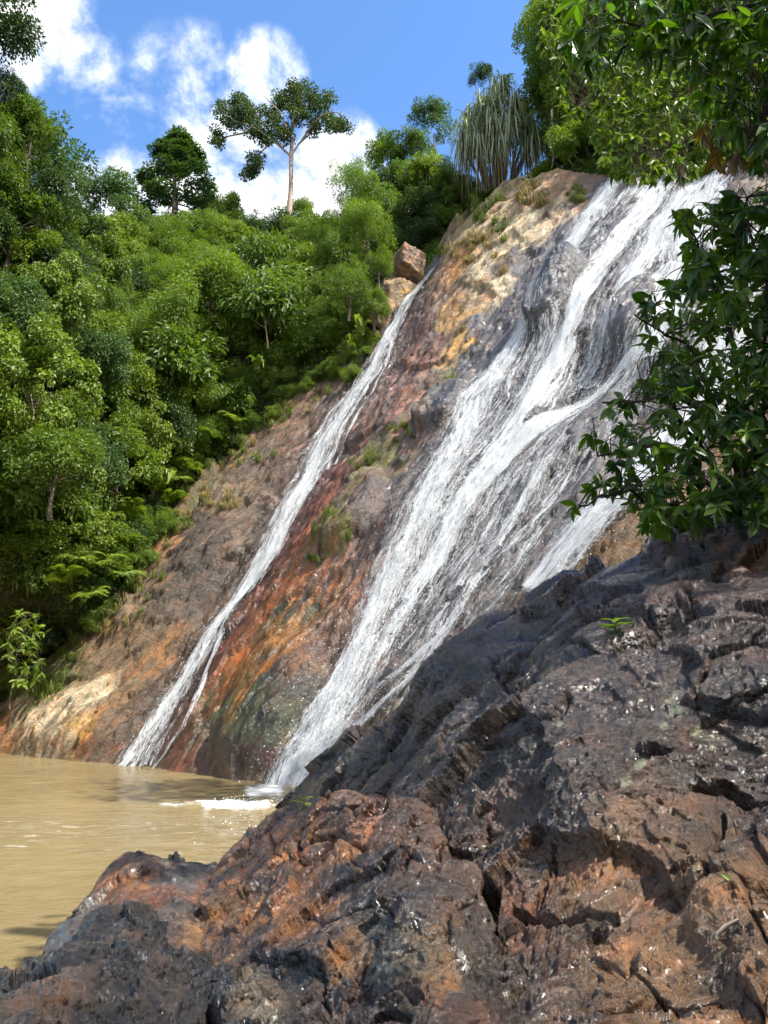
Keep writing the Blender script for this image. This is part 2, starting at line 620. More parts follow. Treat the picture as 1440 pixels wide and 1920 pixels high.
# ------------------------------------------------------------------ cliff
B1 = np.array([-2.2, 18.5])
EU = np.array([0.755, -0.655])
NU = np.array([0.655, 0.755])
TAN = 1.43
CN = np.array([-NU[0] * TAN, -NU[1] * TAN, 1.0]); CN /= np.linalg.norm(CN)


def hit(px, py):
    """pixel -> (u, s, D) on the undisplaced cliff plane"""
    a, b = ray(px, py)
    k = NU[0] * a + NU[1]
    c0 = NU @ B1
    Y = (H + TAN * c0) / (TAN * k - b)
    rx = a * Y - B1[0]; ry = Y - B1[1]
    return rx * EU[0] + ry * EU[1], rx * NU[0] + ry * NU[1], Y


EDGE = [(-330, 1400), (-120, 1370), (0, 1335), (90, 1235), (180, 1190), (260, 1085), (310, 985), (400, 870), (500, 770), (600, 700), (680, 640),
        (708, 560), (730, 520), (790, 500), (840, 470), (880, 405), (960, 368), (1050, 345), (1130, 335), (1300, 325), (1440, 310), (1700, 260)]
ex = np.array(EDGE, float)
eu, es, eD = hit(ex[:, 0], ex[:, 1])
o_ = np.argsort(eu)
EUs, ESs = eu[o_], es[o_]


def crest(u):
    return np.interp(u, EUs, ESs)


STEP = 0.07
us = np.arange(-24, 15, STEP)
ss = np.arange(-2.2, 24, STEP)
UU, SS = np.meshgrid(us, ss)
cr = crest(UU)
ker = np.ones(9) / 9
over = np.maximum(SS - cr, 0)
base_s = np.minimum(SS, cr)
ZZ = TAN * base_s + 0.55 * over
P0 = np.stack([B1[0] + UU * EU[0] + SS * NU[0], B1[1] + UU * EU[1] + SS * NU[1], ZZ], -1)
PX, PY = project(P0)

LS = [(800, 508), (770, 550), (735, 610), (690, 680), (640, 760), (590, 850), (530, 950), (470, 1050), (410, 1140), (350, 1240), (295, 1340), (250, 1432)]
# mineral seams run a little flatter than the fall line
q = np.stack([UU * 0.84 - SS * 0.94, (UU * 0.54 + SS * 1.46) * 0.5, UU * 0 + 3.3], -1).reshape(-1, 3)
f1, g1 = facets(q * 0.55, 1)
f2, g2 = facets(q * 1.5 + 0.15 * fbm(q * 2, 2)[:, None], 2)
f3, g3 = facets(q * 4.2, 3)
f4, g4 = facets(q * 10.0, 4)
big = fbm(q * 0.22, 3)
dsp = 0.38 * big + 0.17 * f1 + 0.12 * f2 + 0.06 * f3 + 0.022 * f4 + 0.04 * fbm(q * 2.2, 5) - 0.05 * (1 - sst(g2, 0, 0.08)) - 0.03 * (1 - sst(g3, 0, 0.15))
dsp = dsp.reshape(UU.shape)


def bl(*a, **k):
    return blob(PX, PY, *a, **k)


# big forms: ribs, blocks and ledges of the face
dls, _ = polydist(PX, PY, LS)
dsp -= 0.4 * np.exp(-(dls / 60.0) ** 2) * (0.5 + 0.5 * sst(PY, 500, 900))
dsp += 0.85 * bl(1045, 560, 78, 30, 48, soft=0.16)
dsp += 0.5 * bl(1120, 470, 120, 26, 50, soft=0.3)
dsp += 0.55 * bl(1190, 590, 70, 28, 52, soft=0.2)
dsp -= 0.4 * bl(1100, 705, 95, 40, 50, soft=0.5)
dsp += 0.75 * bl(950, 430, 210, 60, 47, soft=0.5)
dsp += 0.55 * bl(830, 760, 60, 26, 45, soft=0.2)
dsp += 0.55 * bl(660, 960, 90, 38, 50, soft=0.25)
dsp += 0.6 * bl(500, 1330, 70, 150, -20, soft=0.4)
dsp += 0.25 * bl(120, 1360, 90, 40, 30, soft=0.5)
dsp += 0.35 * bl(330, 1080, 150, 40, 45, soft=0.3)
strata = np.sin((UU * 0.84 - SS * 0.94) * 8 + 3 * big.reshape(UU.shape)) * bl(950, 440, 220, 80, 47)
dsp += 0.05 * strata
fade = sst(SS, -0.8, 0.6) * 0.75 + 0.25
DSP = dsp * fade
rag = 1 - sst(over, 0.0, 2.5)
CV = P0 + CN * (DSP * (0.35 + 0.65 * rag))[..., None]
# smoothed copy that the water rides on
k = 7
pad = np.pad(DSP, k, mode='edge')
cs = pad.cumsum(0).cumsum(1)
cs = np.pad(cs, ((1, 0), (1, 0)))
w = 2 * k + 1
DSM = (cs[w:, w:] - cs[:-w, w:] - cs[w:, :-w] + cs[:-w, :-w]) / (w * w)


def cliff_point(u, s, lift=0.0):
    """point on the displaced (smoothed) cliff"""
    fi = np.clip((u - us[0]) / STEP, 0, len(us) - 1.001); fj = np.clip((s - ss[0]) / STEP, 0, len(ss) - 1.001)
    i0 = fi.astype(int); j0 = fj.astype(int); a = fi - i0; b = fj - j0
    dv = (DSM[j0, i0] * (1 - a) + DSM[j0, i0 + 1] * a) * (1 - b) + (DSM[j0 + 1, i0] * (1 - a) + DSM[j0 + 1, i0 + 1] * a) * b
    P = np.stack([B1[0] + u * EU[0] + s * NU[0], B1[1] + u * EU[1] + s * NU[1], TAN * np.minimum(s, crest(u)) + 0.55 * np.maximum(s - crest(u), 0)], -1)
    return P + CN * np.asarray(dv + lift)[..., None]


def C(px, py, lift=0.0):
    u, s, _ = hit(np.asarray(px, float), np.asarray(py, float))
    return cliff_point(np.atleast_1d(u), np.atleast_1d(s), lift)


# mineral colours of the rock
BROWN = (0.175, 0.118, 0.066); PINK = (0.25, 0.145, 0.098); RED = (0.30, 0.075, 0.035); ORANGE = (0.58, 0.22, 0.03); OCHRE = (0.55, 0.31, 0.07)
DARK = (0.035, 0.030, 0.032); SLATE = (0.115, 0.112, 0.125); MOSS = (0.05, 0.072, 0.016); LIME = (0.12, 0.16, 0.03); CREAM = (0.56, 0.47, 0.31)
SOIL = (0.33, 0.16, 0.06); GREY = (0.20, 0.155, 0.105)
flat = lambda a: a.reshape(-1)
warp = fbm(q * 0.8, 5).reshape(UU.shape)
warp2 = fbm(q * 0.8 + 40, 5).reshape(UU.shape)
fine = (0.6 * fbm(np.stack([UU * 1.8 - SS * 0.2, SS * 0.5, UU * 0], -1).reshape(-1, 3) * 2.0, 5) + 0.6 * fbm(q * np.array([2.2, .8, 1.0]), 5)).reshape(UU.shape)
WX, WY = PX + 38 * warp, PY + 38 * warp2
col = np.zeros(UU.shape + (3,)) + np.array(BROWN)
wet = np.zeros(UU.shape)


def paint(c, w):
    w = np.clip(w, 0, 1)[..., None]
    global col
    col = col * (1 - w) + np.array(c) * w


def pb(c, cx, cy_, rx, ry, ang, s=1.0, soft=0.4, tex=0.5):
    paint(c, s * blob(WX, WY, cx, cy_, rx, ry, ang, soft) * np.clip(0.85 + tex * fine, 0, 1.2))


# left of the thin stream: dry brown rock with soil at the top edge
pb(GREY, 400, 990, 170, 60, 48, 0.7)
pb((0.24, 0.15, 0.10), 560, 790, 120, 60, 42, 0.9)
pb(DARK, 370, 1020, 70, 35, 45, 0.8); pb((0.07, 0.06, 0.055), 330, 1110, 90, 35, 45, 0.7); pb((0.1, 0.09, 0.085), 480, 860, 60, 30, 45, 0.6)
for (x, y) in ((320, 990), (300, 1030), (255, 1090), (210, 1140), (160, 1190), (430, 840)):
    pb(SOIL, x, y, 45, 18, 48, 0.9)
pb(CREAM, 110, 1360, 110, 42, 33, 0.7, 0.35, 0.9); pb(CREAM, 190, 1290, 60, 22, 35, 0.8); pb((0.4, 0.33, 0.2), 70, 1310, 80, 14, 30, 0.9)
pb(OCHRE, 165, 1385, 45, 28, 50, 0.8); pb((0.36, 0.17, 0.05), 215, 1340, 50, 22, 45, 0.5); pb((0.36, 0.17, 0.05), 290, 1225, 60, 14, 55, 0.6)
pb((0.16, 0.07, 0.03), 180, 1405, 110, 14, 3, 0.9); pb(SOIL, 10, 1390, 60, 30, 10, 0.8)
pb(LIME, 60, 1265, 110, 45, 15, 0.75); pb(MOSS, 380, 920, 90, 20, 48, 0.5); pb((0.22, 0.19, 0.05), 450, 820, 70, 14, 42, 0.6)
# right of the thin stream
pb(PINK, 700, 800, 330, 95, 56, 1.0); pb(PINK, 640, 1080, 200, 120, 56, 0.9)
pb((0.33, 0.15, 0.10), 810, 610, 110, 36, 55, 0.7); pb((0.11, 0.10, 0.11), 790, 560, 60, 22, 58, 0.7); pb((0.34, 0.17, 0.12), 745, 740, 90, 22, 55, 0.6)
pb(RED, 560, 990, 190, 40, 55, 0.9); pb(RED, 420, 1210, 120, 34, 58, 0.9); pb((0.3, 0.09, 0.03), 340, 1390, 90, 30, 60, 0.9)
pb((0.38, 0.14, 0.04), 530, 1080, 150, 40, 55, 0.9); pb(ORANGE, 505, 1240, 120, 38, 55, 1.0, 0.3); pb(OCHRE, 480, 1275, 80, 24, 55, 0.8); pb(ORANGE, 420, 1260, 90, 18, 55, 0.7)
pb((0.42, 0.22, 0.08), 590, 1170, 110, 26, 55, 0.7); pb((0.40, 0.22, 0.14), 640, 1130, 100, 24, 55, 0.7)
pb(MOSS, 400, 1370, 50, 60, 70, 0.9); pb(MOSS, 470, 1390, 60, 70, 70, 0.9); pb(MOSS, 540, 1340, 40, 110, 70, 0.9); pb(MOSS, 560, 1150, 50, 36, 55, 0.9)
pb((0.055, 0.05, 0.045), 545, 1290, 34, 80, 60, 0.8); pb((0.10, 0.04, 0.025), 470, 1440, 130, 24, 4, 0.8); pb((0.16, 0.06, 0.035), 350, 1440, 60, 40, 60, 0.7)
pb(LIME, 408, 1330, 16, 40, 75, 0.7); pb(MOSS, 510, 1170, 45, 22, 55, 0.6); pb((0.09, 0.14, 0.025), 425, 1365, 12, 45, 75, 0.7)
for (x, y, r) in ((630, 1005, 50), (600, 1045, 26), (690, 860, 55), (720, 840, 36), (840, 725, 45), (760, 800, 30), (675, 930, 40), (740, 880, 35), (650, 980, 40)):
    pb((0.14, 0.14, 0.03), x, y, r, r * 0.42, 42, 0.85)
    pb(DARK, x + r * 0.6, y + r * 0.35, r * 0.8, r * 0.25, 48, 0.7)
# grey slab under the main falls
pb(SLATE, 980, 640, 270, 90, 56, 1.0, 0.25); pb(SLATE, 1150, 640, 380, 230, 56, 1.0, 0.3); pb(SLATE, 920, 1000, 330, 130, 56, 1.0, 0.35)
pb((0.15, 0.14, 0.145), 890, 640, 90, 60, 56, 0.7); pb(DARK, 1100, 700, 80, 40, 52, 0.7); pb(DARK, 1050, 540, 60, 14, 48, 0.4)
pb((0.24, 0.15, 0.13), 740, 1080, 150, 30, 58, 0.7); pb((0.36, 0.22, 0.17), 700, 1200, 90, 26, 58, 0.6); pb((0.08, 0.075, 0.075), 740, 950, 110, 32, 52, 0.7)
pb((0.05, 0.045, 0.045), 800, 1140, 90, 40, 55, 0.5); pb((0.28, 0.22, 0.19), 850, 1150, 90, 35, 50, 0.5)
# pale dry crest between the two falls
pb((0.40, 0.32, 0.20), 940, 430, 190, 62, 46, 1.0, 0.3); pb(CREAM, 1000, 440, 150, 24, 44, 0.8, 0.4, 1.0); pb(CREAM, 950, 510, 130, 18, 47, 0.9, 0.4, 1.0)
pb((0.42, 0.27, 0.17), 1060, 375, 80, 30, 20, 0.9); pb(OCHRE, 862, 620, 70, 15, 54, 1.0); pb(ORANGE, 850, 520, 50, 18, 40, 0.6); pb((0.23, 0.22, 0.06), 838, 690, 60, 10, 60, 0.8)
pb((0.2, 0.18, 0.05), 900, 420, 60, 30, 45, 0.6); pb((0.36, 0.23, 0.15), 860, 570, 50, 22, 50, 0.7); pb((0.2, 0.12, 0.09), 1110, 350, 40, 20, 30, 0.8)
# seepage streaks down the fall line
stq = np.stack([(UU - 0.10 * SS) * 2.6 + 0.5 * warp, SS * 0.16, UU * 0 + 8], -1).reshape(-1, 3)
streak = fbm(stq, 5, 0.6).reshape(UU.shape); streak2 = fbm(stq * 1.3 + 21, 5, 0.6).reshape(UU.shape)
seep = np.clip(bl(640, 1150, 330, 210, 58, soft=0.5) + bl(1000, 750, 480, 240, 58, soft=0.5) + bl(740, 720, 220, 90, 58, soft=0.4), 0, 1)
paint((0.045, 0.034, 0.032), 0.8 * sst(streak, 0.12, 0.5) * seep)
paint((0.40, 0.13, 0.025), 0.75 * sst(streak2, 0.08, 0.4) * bl(510, 1180, 230, 95, 57, soft=0.4))
paint((0.50, 0.26, 0.05), 0.7 * sst(streak2, 0.3, 0.6) * bl(500, 1250, 130, 60, 57, soft=0.4))
# grain along the seams
col *= np.clip(1 + 0.55 * fine[..., None], 0.35, 1.7)
w_edge = np.exp(-(dls / 52.0) ** 2)
paint((0.05, 0.028, 0.028), 0.75 * w_edge * np.clip(0.9 + warp, 0, 1))
MAINP = [(1230, 340), (1100, 540), (990, 740), (880, 880), (780, 1060), (680, 1220), (560, 1450)]
dm, _ = polydist(WX, WY, MAINP)
wet = np.clip(0.95 * np.exp(-(dm / 190) ** 2) + 1.1 * w_edge + 0.8 * bl(500, 1250, 220, 130, 58) + 0.3 * warp, 0, 1)
wet *= 1 - bl(960, 430, 200, 60, 46)
wet *= 1 - 0.85 * bl(110, 1350, 130, 60, 33)
col *= (0.85 - 0.3 * wet)[..., None]
cliff = mk('cliff', CV, F4=grid_faces(*UU.shape), mat=M['cliff'], smooth=True, col=np.clip(col, 0.01, 0.8).reshape(-1, 3), wet=flat(wet))
tag(cliff, 'steep red brown and grey rock face behind both waterfalls', kind='structure')

# ------------------------------------------------------------------ hillside (screen-shaped control, real depths)
sk = [(-500, 300), (-200, 420), (0, 480), (150, 490), (250, 450), (400, 450), (540, 455), (640, 440), (720, 380), (800, 345), (860, 370), (900, 368), (1000, 330),
      (1130, 310), (1300, 290), (1440, 250), (1750, 200)]
skx = np.array(sk, float)
hp, hv = [], []
for (x, y), D in zip(EDGE, eD):
    hp.append((x, y)); hv.append(D + 0.6)
for x, y, D in [(-450, 1300, 22), (-450, 900, 22), (-450, 400, 25), (-200, 1000, 24), (-200, 500, 28), (0, 900, 28), (0, 500, 32), (150, 900, 32), (150, 1080, 29),
                (150, 500, 40), (250, 450, 46), (330, 450, 50), (420, 450, 52), (540, 460, 50), (640, 445, 46), (720, 380, 46), (800, 345, 46),
                (200, 700, 37), (300, 620, 41), (420, 570, 42), (560, 560, 42), (300, 800, 35), (620, 600, 39), (680, 500, 42),
                (900, 366, 36.5), (1000, 335, 34.5), (1130, 312, 33), (1300, 292, 30), (1440, 255, 28), (1700, 210, 26)]:
    hp.append((x, y)); hv.append(D)
hillD = RBF(hp, hv, 0.003)
hx = np.arange(-480, 1741, 12.0)
nt_ = 70
ey = np.interp(hx, ex[:, 0], ex[:, 1]) + 14
sy = np.interp(hx, skx[:, 0], skx[:, 1])
sy = np.minimum(sy, ey - 25)
tt = np.linspace(0, 1, nt_)[:, None]
HY = ey[None] * (1 - tt) + sy[None] * tt
HX = np.broadcast_to(hx[None], HY.shape)
HP = W(HX, HY, hillD(HX, HY))
HP[..., 2] += 0.5 * fbm(HP.reshape(-1, 3) * 0.35, 4).reshape(HX.shape)
backs = []
last = HP[-1]
for i, (dy, dz) in enumerate(((3, 1.2), (8, 2.6), (18, 3.5), (40, 4), (120, 0))):
    dirv = unit(np.c_[last[:, 0], last[:, 1]])
    backs.append(np.c_[last[:, :2] + dirv * dy, last[:, 2] + dz])
HP = np.concatenate([HP, np.array(backs)], 0)
hill = mk('hillside', HP, F4=grid_faces(HP.shape[0], HP.shape[1]), mat=M['soil'], smooth=True)
tag(hill, 'steep jungle hillside under the trees', kind='structure')

# valley floor under the pool and out to the horizon
gx = np.concatenate([np.linspace(-1500, -60, 12), np.linspace(-50, 50, 41), np.linspace(60, 1500, 12)])
GX, GY = np.meshgrid(gx, gx + 20)
GZ = -1.6 + 0.3 * fbm(np.stack([GX, GY, GX * 0], -1).reshape(-1, 3) * 0.1, 3).reshape(GX.shape)
tag(mk('terrain', np.stack([GX, GY, GZ], -1), F4=grid_faces(*GX.shape), mat=M['soil'], smooth=True), 'dark valley floor below the pool', kind='structure')

# ------------------------------------------------------------------ pool
px_ = np.arange(-26, 3.0, 0.09); py_ = np.arange(2.0, 33, 0.09)
QX, QY = np.meshgrid(px_, py_)
P = np.stack([QX, QY, QX * 0], -1)
sx, sy_ = project(P)
nz = fbm(np.stack([QX * 0.9 + QY * 0.3, QY * 1.6, QX * 0], -1).reshape(-1, 3) * 1.1, 4).reshape(QX.shape)
foamv = 0.92 * np.exp(-(polydist(sx, sy_, [(520, 1478), (470, 1484)])[0] / 16.0) ** 2)
foamv += 0.85 * np.exp(-(polydist(sx, sy_, [(500, 1512), (390, 1511)])[0] / 9.0) ** 2) + 0.55 * np.exp(-(polydist(sx, sy_, [(390, 1510), (300, 1507)])[0] / 7.0) ** 2)
foamv += 0.8 * np.exp(-(polydist(sx, sy_, [(330, 1436), (180, 1425)])[0] / 5.0) ** 2)
foamv += 0.30 * np.exp(-((sy_ - 1585) / 50) ** 2) + 0.22 * np.exp(-((sy_ - 1540) / 25) ** 2)
ridge = np.exp(-(polydist(sx, sy_, [(510, 1511), (350, 1511)])[0] / 8.0) ** 2)
P[..., 2] = 0.018 * nz + 0.10 * ridge * np.clip(0.6 + 0.9 * gnoise(np.stack([QX * 3, QY * 3, QX * 0], -1).reshape(-1, 3)).reshape(QX.shape), 0, 2)
pool = mk('water', P, F4=grid_faces(*QX.shape), mat=M['pool'], smooth=True, foam=flat(foamv))
tag(pool, 'muddy brown plunge pool below the waterfalls', kind='structure')

# ------------------------------------------------------------------ waterfalls
strand_seed = [0]


def strand(mb_list, pts, dens, lift=0.08, nl=13, relief=0.10):
    """pts: (px, py, width px) down the face; one sheet of falling water that follows the rock"""
    strand_seed[0] += 1
    a = np.array(pts, float)
    u, s, D = hit(a[:, 0], a[:, 1])
    wd = a[:, 2] * D / F * 0.62
    L = np.r_[0, np.cumsum(np.hypot(np.diff(u), np.diff(s) * 1.74))]
    n = max(12, int(L[-1] / 0.16))
    li = np.linspace(0, L[-1], n)
    # smooth interpolation
    ui = np.interp(li, L, u); si = np.interp(li, L, s); wi = np.interp(li, L, wd)
    for arr in (ui, si, wi):
        for _ in range(3):
            arr[2:-2] = (arr[:-4] + arr[1:-3] + arr[2:-2] + arr[3:-1] + arr[4:]) / 5
    du = np.gradient(ui); ds = np.gradient(si) * 1.74
    nn = np.hypot(du, ds) + 1e-9
    lu, ls_ = -ds / nn, du / nn / 1.74
    e_ = np.linspace(-1, 1, nl)
    sd = strand_seed[0] * 7.7
    rag = 0.12 * fbm(np.stack([np.repeat(li[:, None], nl, 1) * 0.9, e_[None] * 1.5 + 0 * li[:, None], 0 * li[:, None] + sd + 0 * e_[None]], -1).reshape(-1, 3), 3).reshape(n, nl)
    off = (e_[None] + rag) * wi[:, None]
    U = ui[:, None] + off * lu[:, None]; S = si[:, None] + off * ls_[:, None]
    rel = relief * fbm(np.stack([off * 4.0, np.repeat(li[:, None], nl, 1) * 0.6, 0 * off + sd], -1).reshape(-1, 3), 4).reshape(n, nl)
    Pn = cliff_point(U.ravel(), S.ravel(), (lift + rel * 0.8 + 0.05 * (1 - e_[None] ** 2)).ravel())
    ends = sst(li, 0, 0.6)[:, None] * 1.0
    dn = np.broadcast_to(dens, (1,)) if not hasattr(dens, '__len__') else np.interp(li, np.linspace(0, li[-1], len(dens)), dens)
    dn = (dn[:, None] if len(dn) > 1 else dn[None]) * (1 - np.abs(e_[None]) ** 2.2 * 1.15) * (0.3 + 0.7 * ends) - 0.25 * np.abs(e_[None]) ** 3
    flow = np.stack([off + sd, np.repeat(li[:, None], nl, 1), np.full_like(off, sd)], -1)
    mb_list.append((Pn, n, nl, flow.reshape(-1, 3), (dn + 0 * off).ravel()))


def build_strands(lst, parent, name='strand'):
    for (Pn, n, nl, flow, dn) in lst:
        mk(name, Pn, F4=grid_faces(n, nl), mat=M['water'], smooth=True, parent=parent, flow=flow, dens=dn)


def drops(parent, paths, n, spread, size, lift=(0.05, 0.45), seed=1):
    """airborne drops along the falls, all in one mesh"""
    r = np.random.default_rng(seed)
    base = np.array([(1, 0, 0), (-1, 0, 0), (0, 1, 0), (0, -1, 0), (0, 0, 1.0), (0, 0, -1.0)])
    fc = np.array([(0, 2, 4), (2, 1, 4), (1, 3, 4), (3, 0, 4), (2, 0, 5), (1, 2, 5), (3, 1, 5), (0, 3, 5)])
    wts = np.array([p[1] for p in paths], float); wts /= wts.sum()
    pc = r.choice(len(paths), n, p=wts)
    X = np.empty(n); Y = np.empty(n)
    for i, (pl, _w) in enumerate(paths):
        m_ = pc == i
        a = np.array(pl, float)
        L = np.r_[0, np.cumsum(np.hypot(np.diff(a[:, 0]), np.diff(a[:, 1])))]
        tl_ = r.random(m_.sum()) * L[-1]
        wv = np.interp(tl_, L, a[:, 2]) if a.shape[1] > 2 else 30
        X[m_] = np.interp(tl_, L, a[:, 0]) + r.normal(size=m_.sum()) * wv * spread
        Y[m_] = np.interp(tl_, L, a[:, 1]) + r.normal(size=m_.sum()) * wv * spread * 0.4
    Pn = C(X, Y, r.uniform(lift[0], lift[1], n) ** 1.0)
    sz = size * r.uniform(0.4, 1.3, n) ** 1.5
    st = r.uniform(1.0, 3.2, n)
    dv = unit(np.array([-0.38, -0.43, -0.82]) + 0.15 * r.normal(size=(n, 3)))
    Vv = Pn[:, None] + base[None] * sz[:, None, None]
    Vv = Vv + ((base[None, :, 2:3]) * dv[:, None] * (sz * st)[:, None, None])
    Ff = (fc[None] + (np.arange(n) * 6)[:, None, None]).reshape(-1, 3)
    o = mk('spray', Vv.reshape(-1, 3), F3=Ff, mat=M['drop'], parent=parent)
    o['kind'] = 'stuff'
    return o


thin = empty('waterfall', tuple(C(250, 1430)[0]))
tag(thin, 'narrow white waterfall sliding down the red rock into the far side of the pool', 'waterfall')
thin_paths = []
inv = Matrix.Translation(-Vector(thin.location))


def sub_parent(lst, root):
    """make mesh coordinates local to the root"""
    return [(Pn - np.array(root.location), n, nl, fl, dn) for (Pn, n, nl, fl, dn) in lst]


S1 = []
strand(S1, [(818, 498, 34), (798, 518, 44), (764, 565, 58), (730, 630, 74), (692, 690, 88), (642, 765, 104), (592, 850, 100), (541, 940, 92), (490, 1030, 84), (430, 1110, 80), (375, 1200, 84), (320, 1300, 96), (250, 1440, 124)],
       [0.7, 0.62, 0.55, 0.62, 0.7, 0.75, 0.6, 0.45], 0.13, 17)
strand(S1, [(800, 512, 16), (752, 575, 26), (712, 650, 28), (668, 725, 34), (600, 835, 36), (545, 930, 34), (478, 1050, 34), (410, 1140, 34), (350, 1240, 40), (285, 1350, 50), (225, 1436, 60)],
       [0.6, 0.6, 0.62, 0.8, 0.75, 0.42], 0.12, 11)
strand(S1, [(740, 620, 12), (712, 690, 14), (690, 740, 14), (650, 800, 10), (620, 860, 10)], 0.5, 0.06, 7)
strand(S1, [(430, 1110, 20), (400, 1190, 26), (370, 1280, 24), (335, 1370, 24), (285, 1440, 34)], [0.6, 0.62, 0.6, 0.6], 0.07, 9)
strand(S1, [(640, 730, 18), (590, 800, 22), (560, 860, 18), (520, 920, 14)], [0.3, 0.42, 0.3], 0.05, 7)
build_strands(sub_parent(S1, thin), thin)
main = empty('waterfall', tuple(C(560, 1450)[0]))
tag(main, 'broad white waterfall fanning down the grey slab above the wet boulder', 'waterfall')
A_ = [(1165, 338, 70), (1130, 385, 70), (1080, 450, 62), (1035, 515, 56), (1000, 590, 58), (955, 665, 76), (905, 745, 88), (870, 820, 84), (840, 900, 84), (800, 985, 80), (745, 1080, 74), (700, 1170, 74), (645, 1290, 86), (600, 1380, 96), (550, 1470, 100), (525, 1515, 104)]
B_ = [(1240, 345, 90), (1205, 400, 80), (1150, 485, 62), (1105, 560, 66), (1070, 635, 72), (1025, 715, 80), (985, 790, 80), (930, 870, 74), (870, 960, 66), (815, 1050, 60), (765, 1130, 50), (715, 1220, 46), (660, 1310, 50), (610, 1400, 50)]
Dd = [(1230, 640, 60), (1170, 690, 58), (1110, 735, 54), (1050, 770, 56), (990, 820, 64), (930, 885, 62), (880, 940, 54), (830, 1020, 50), (780, 1110, 46), (735, 1190, 40)]
E_ = [(1130, 740, 24), (1080, 800, 30), (1030, 860, 32), (985, 935, 32), (940, 1010, 32), (890, 1090, 32), (850, 1160, 28), (790, 1240, 30), (720, 1310, 30), (660, 1360, 26)]
G_ = [(1320, 780, 150), (1240, 880, 130), (1180, 950, 120), (1120, 1010, 110), (1060, 1075, 90), (1010, 1130, 70)]
S2 = []
strand(S2, A_, [0.85, 0.85, 0.9, 0.95, 0.75, 0.66, 0.68, 0.72, 0.8], 0.1, 15)
strand(S2, A_, [0.3, 0.4, 0.6, 0.5, 0.35, 0.4, 0.4, 0.5, 0.55], 0.22, 13)
strand(S2, B_, [0.85, 0.8, 0.9, 0.95, 0.9, 0.85, 0.72, 0.6, 0.5], 0.07, 15)
strand(S2, [(x, y, w * 0.6) for x, y, w in B_[:11]], [0.6, 0.6, 0.8, 0.8, 0.7, 0.5], 0.2, 9)
strand(S2, Dd, [0.65, 0.75, 0.95, 1.0, 0.85, 0.6, 0.45], 0.09, 13)
strand(S2, [(1300, 345, 90), (1245, 430, 90), (1200, 520, 80), (1165, 585, 70), (1130, 650, 50), (1090, 715, 40)], [0.85, 0.75, 0.7, 0.6, 0.4], 0.1, 13)
strand(S2, E_, [0.35, 0.5, 0.55, 0.5, 0.42, 0.45, 0.5, 0.5], 0.06, 9)
strand(S2, G_, [0.9, 0.95, 0.95, 0.85], 0.22, 17)
strand(S2, G_, [0.5, 0.6, 0.6], 0.4, 13)
# broad thin film between the bands
strand(S2, [(1190, 350, 120), (1120, 450, 130), (1050, 590, 150), (980, 740, 190), (880, 900, 190), (790, 1060, 160), (700, 1220, 130), (620, 1380, 110)], [0.5, 0.26, 0.2, 0.38, 0.42, 0.4, 0.36, 0.4], 0.05, 21, 0.06)
strand(S2, [(1150, 345, 60), (1090, 430, 90), (1010, 570, 110), (930, 700, 150), (860, 830, 150), (800, 960, 140), (730, 1100, 120), (660, 1250, 110), (590, 1400, 110)], [0.4, 0.2, 0.2, 0.3, 0.34, 0.36, 0.4], 0.12, 17, 0.06)
strand(S2, [(1230, 640, 120), (1120, 740, 130), (1010, 850, 150), (920, 980, 150), (840, 1110, 130), (760, 1220, 110)], [0.45, 0.4, 0.32, 0.3, 0.3], 0.04, 17, 0.05)
strand(S2, [(1265, 345, 200), (1195, 480, 220), (1115, 620, 230), (1035, 780, 230), (955, 930, 210), (875, 1080, 180), (795, 1230, 140), (720, 1340, 110)], [0.42, 0.3, 0.16, 0.26, 0.26, 0.24, 0.22, 0.24], 0.04, 23, 0.05)
strand(S2, [(1330, 420, 160), (1270, 560, 180), (1190, 700, 200), (1110, 840, 200), (1030, 960, 180), (950, 1080, 150), (880, 1180, 110)], [0.38, 0.36, 0.26, 0.2, 0.18, 0.18, 0.18], 0.05, 23, 0.05)
# trickles
for pl, dn in [
    ([(1075, 870, 14), (1040, 930, 16), (985, 985, 18), (940, 1040, 16), (900, 1090, 16), (860, 1150, 14), (815, 1215, 14)], 0.45),
    ([(1120, 850, 12), (1060, 940, 14), (1000, 1010, 14), (950, 1080, 12), (900, 1140, 12)], 0.34),
    ([(970, 960, 12), (920, 1050, 12), (880, 1120, 12), (845, 1190, 10)], 0.34),
    ([(880, 1140, 14), (810, 1200, 18), (760, 1245, 16), (700, 1290, 18), (650, 1350, 16), (600, 1420, 18)], 0.55),
    ([(850, 1190, 10), (795, 1250, 14), (740, 1285, 14), (690, 1330, 14), (640, 1380, 14)], 0.5),
    ([(760, 1110, 12), (735, 1160, 14), (720, 1220, 14), (690, 1270, 14)], 0.5),
    ([(1000, 590, 8), (985, 640, 8), (965, 690, 8), (950, 740, 10)], 0.42),
    ([(700, 1130, 10), (672, 1190, 12), (650, 1250, 12)], 0.25),
]:
    strand(S2, pl, dn, 0.05, 7, 0.03)
# drips over the recessed block
rr = random.Random(3)
for i in range(17):
    x = 1135 + i * 6 - rr.uniform(0, 6); y = 590 + 3 * i * 0.4 + rr.uniform(-14, 14)
    x0 = 1110 + i * 7
    L_ = rr.uniform(90, 150)
    strand(S2, [(x0 + 20, 575 + i * 1.0 + rr.uniform(-12, 12), 10), (x0 - 4, 575 + L_ * 0.4, 11), (x0 - 32, 575 + L_ * 0.8, 12), (x0 - 62, 575 + L_ * 1.15, 13)], rr.uniform(0.12, 0.34), 0.25, 5, 0.02)
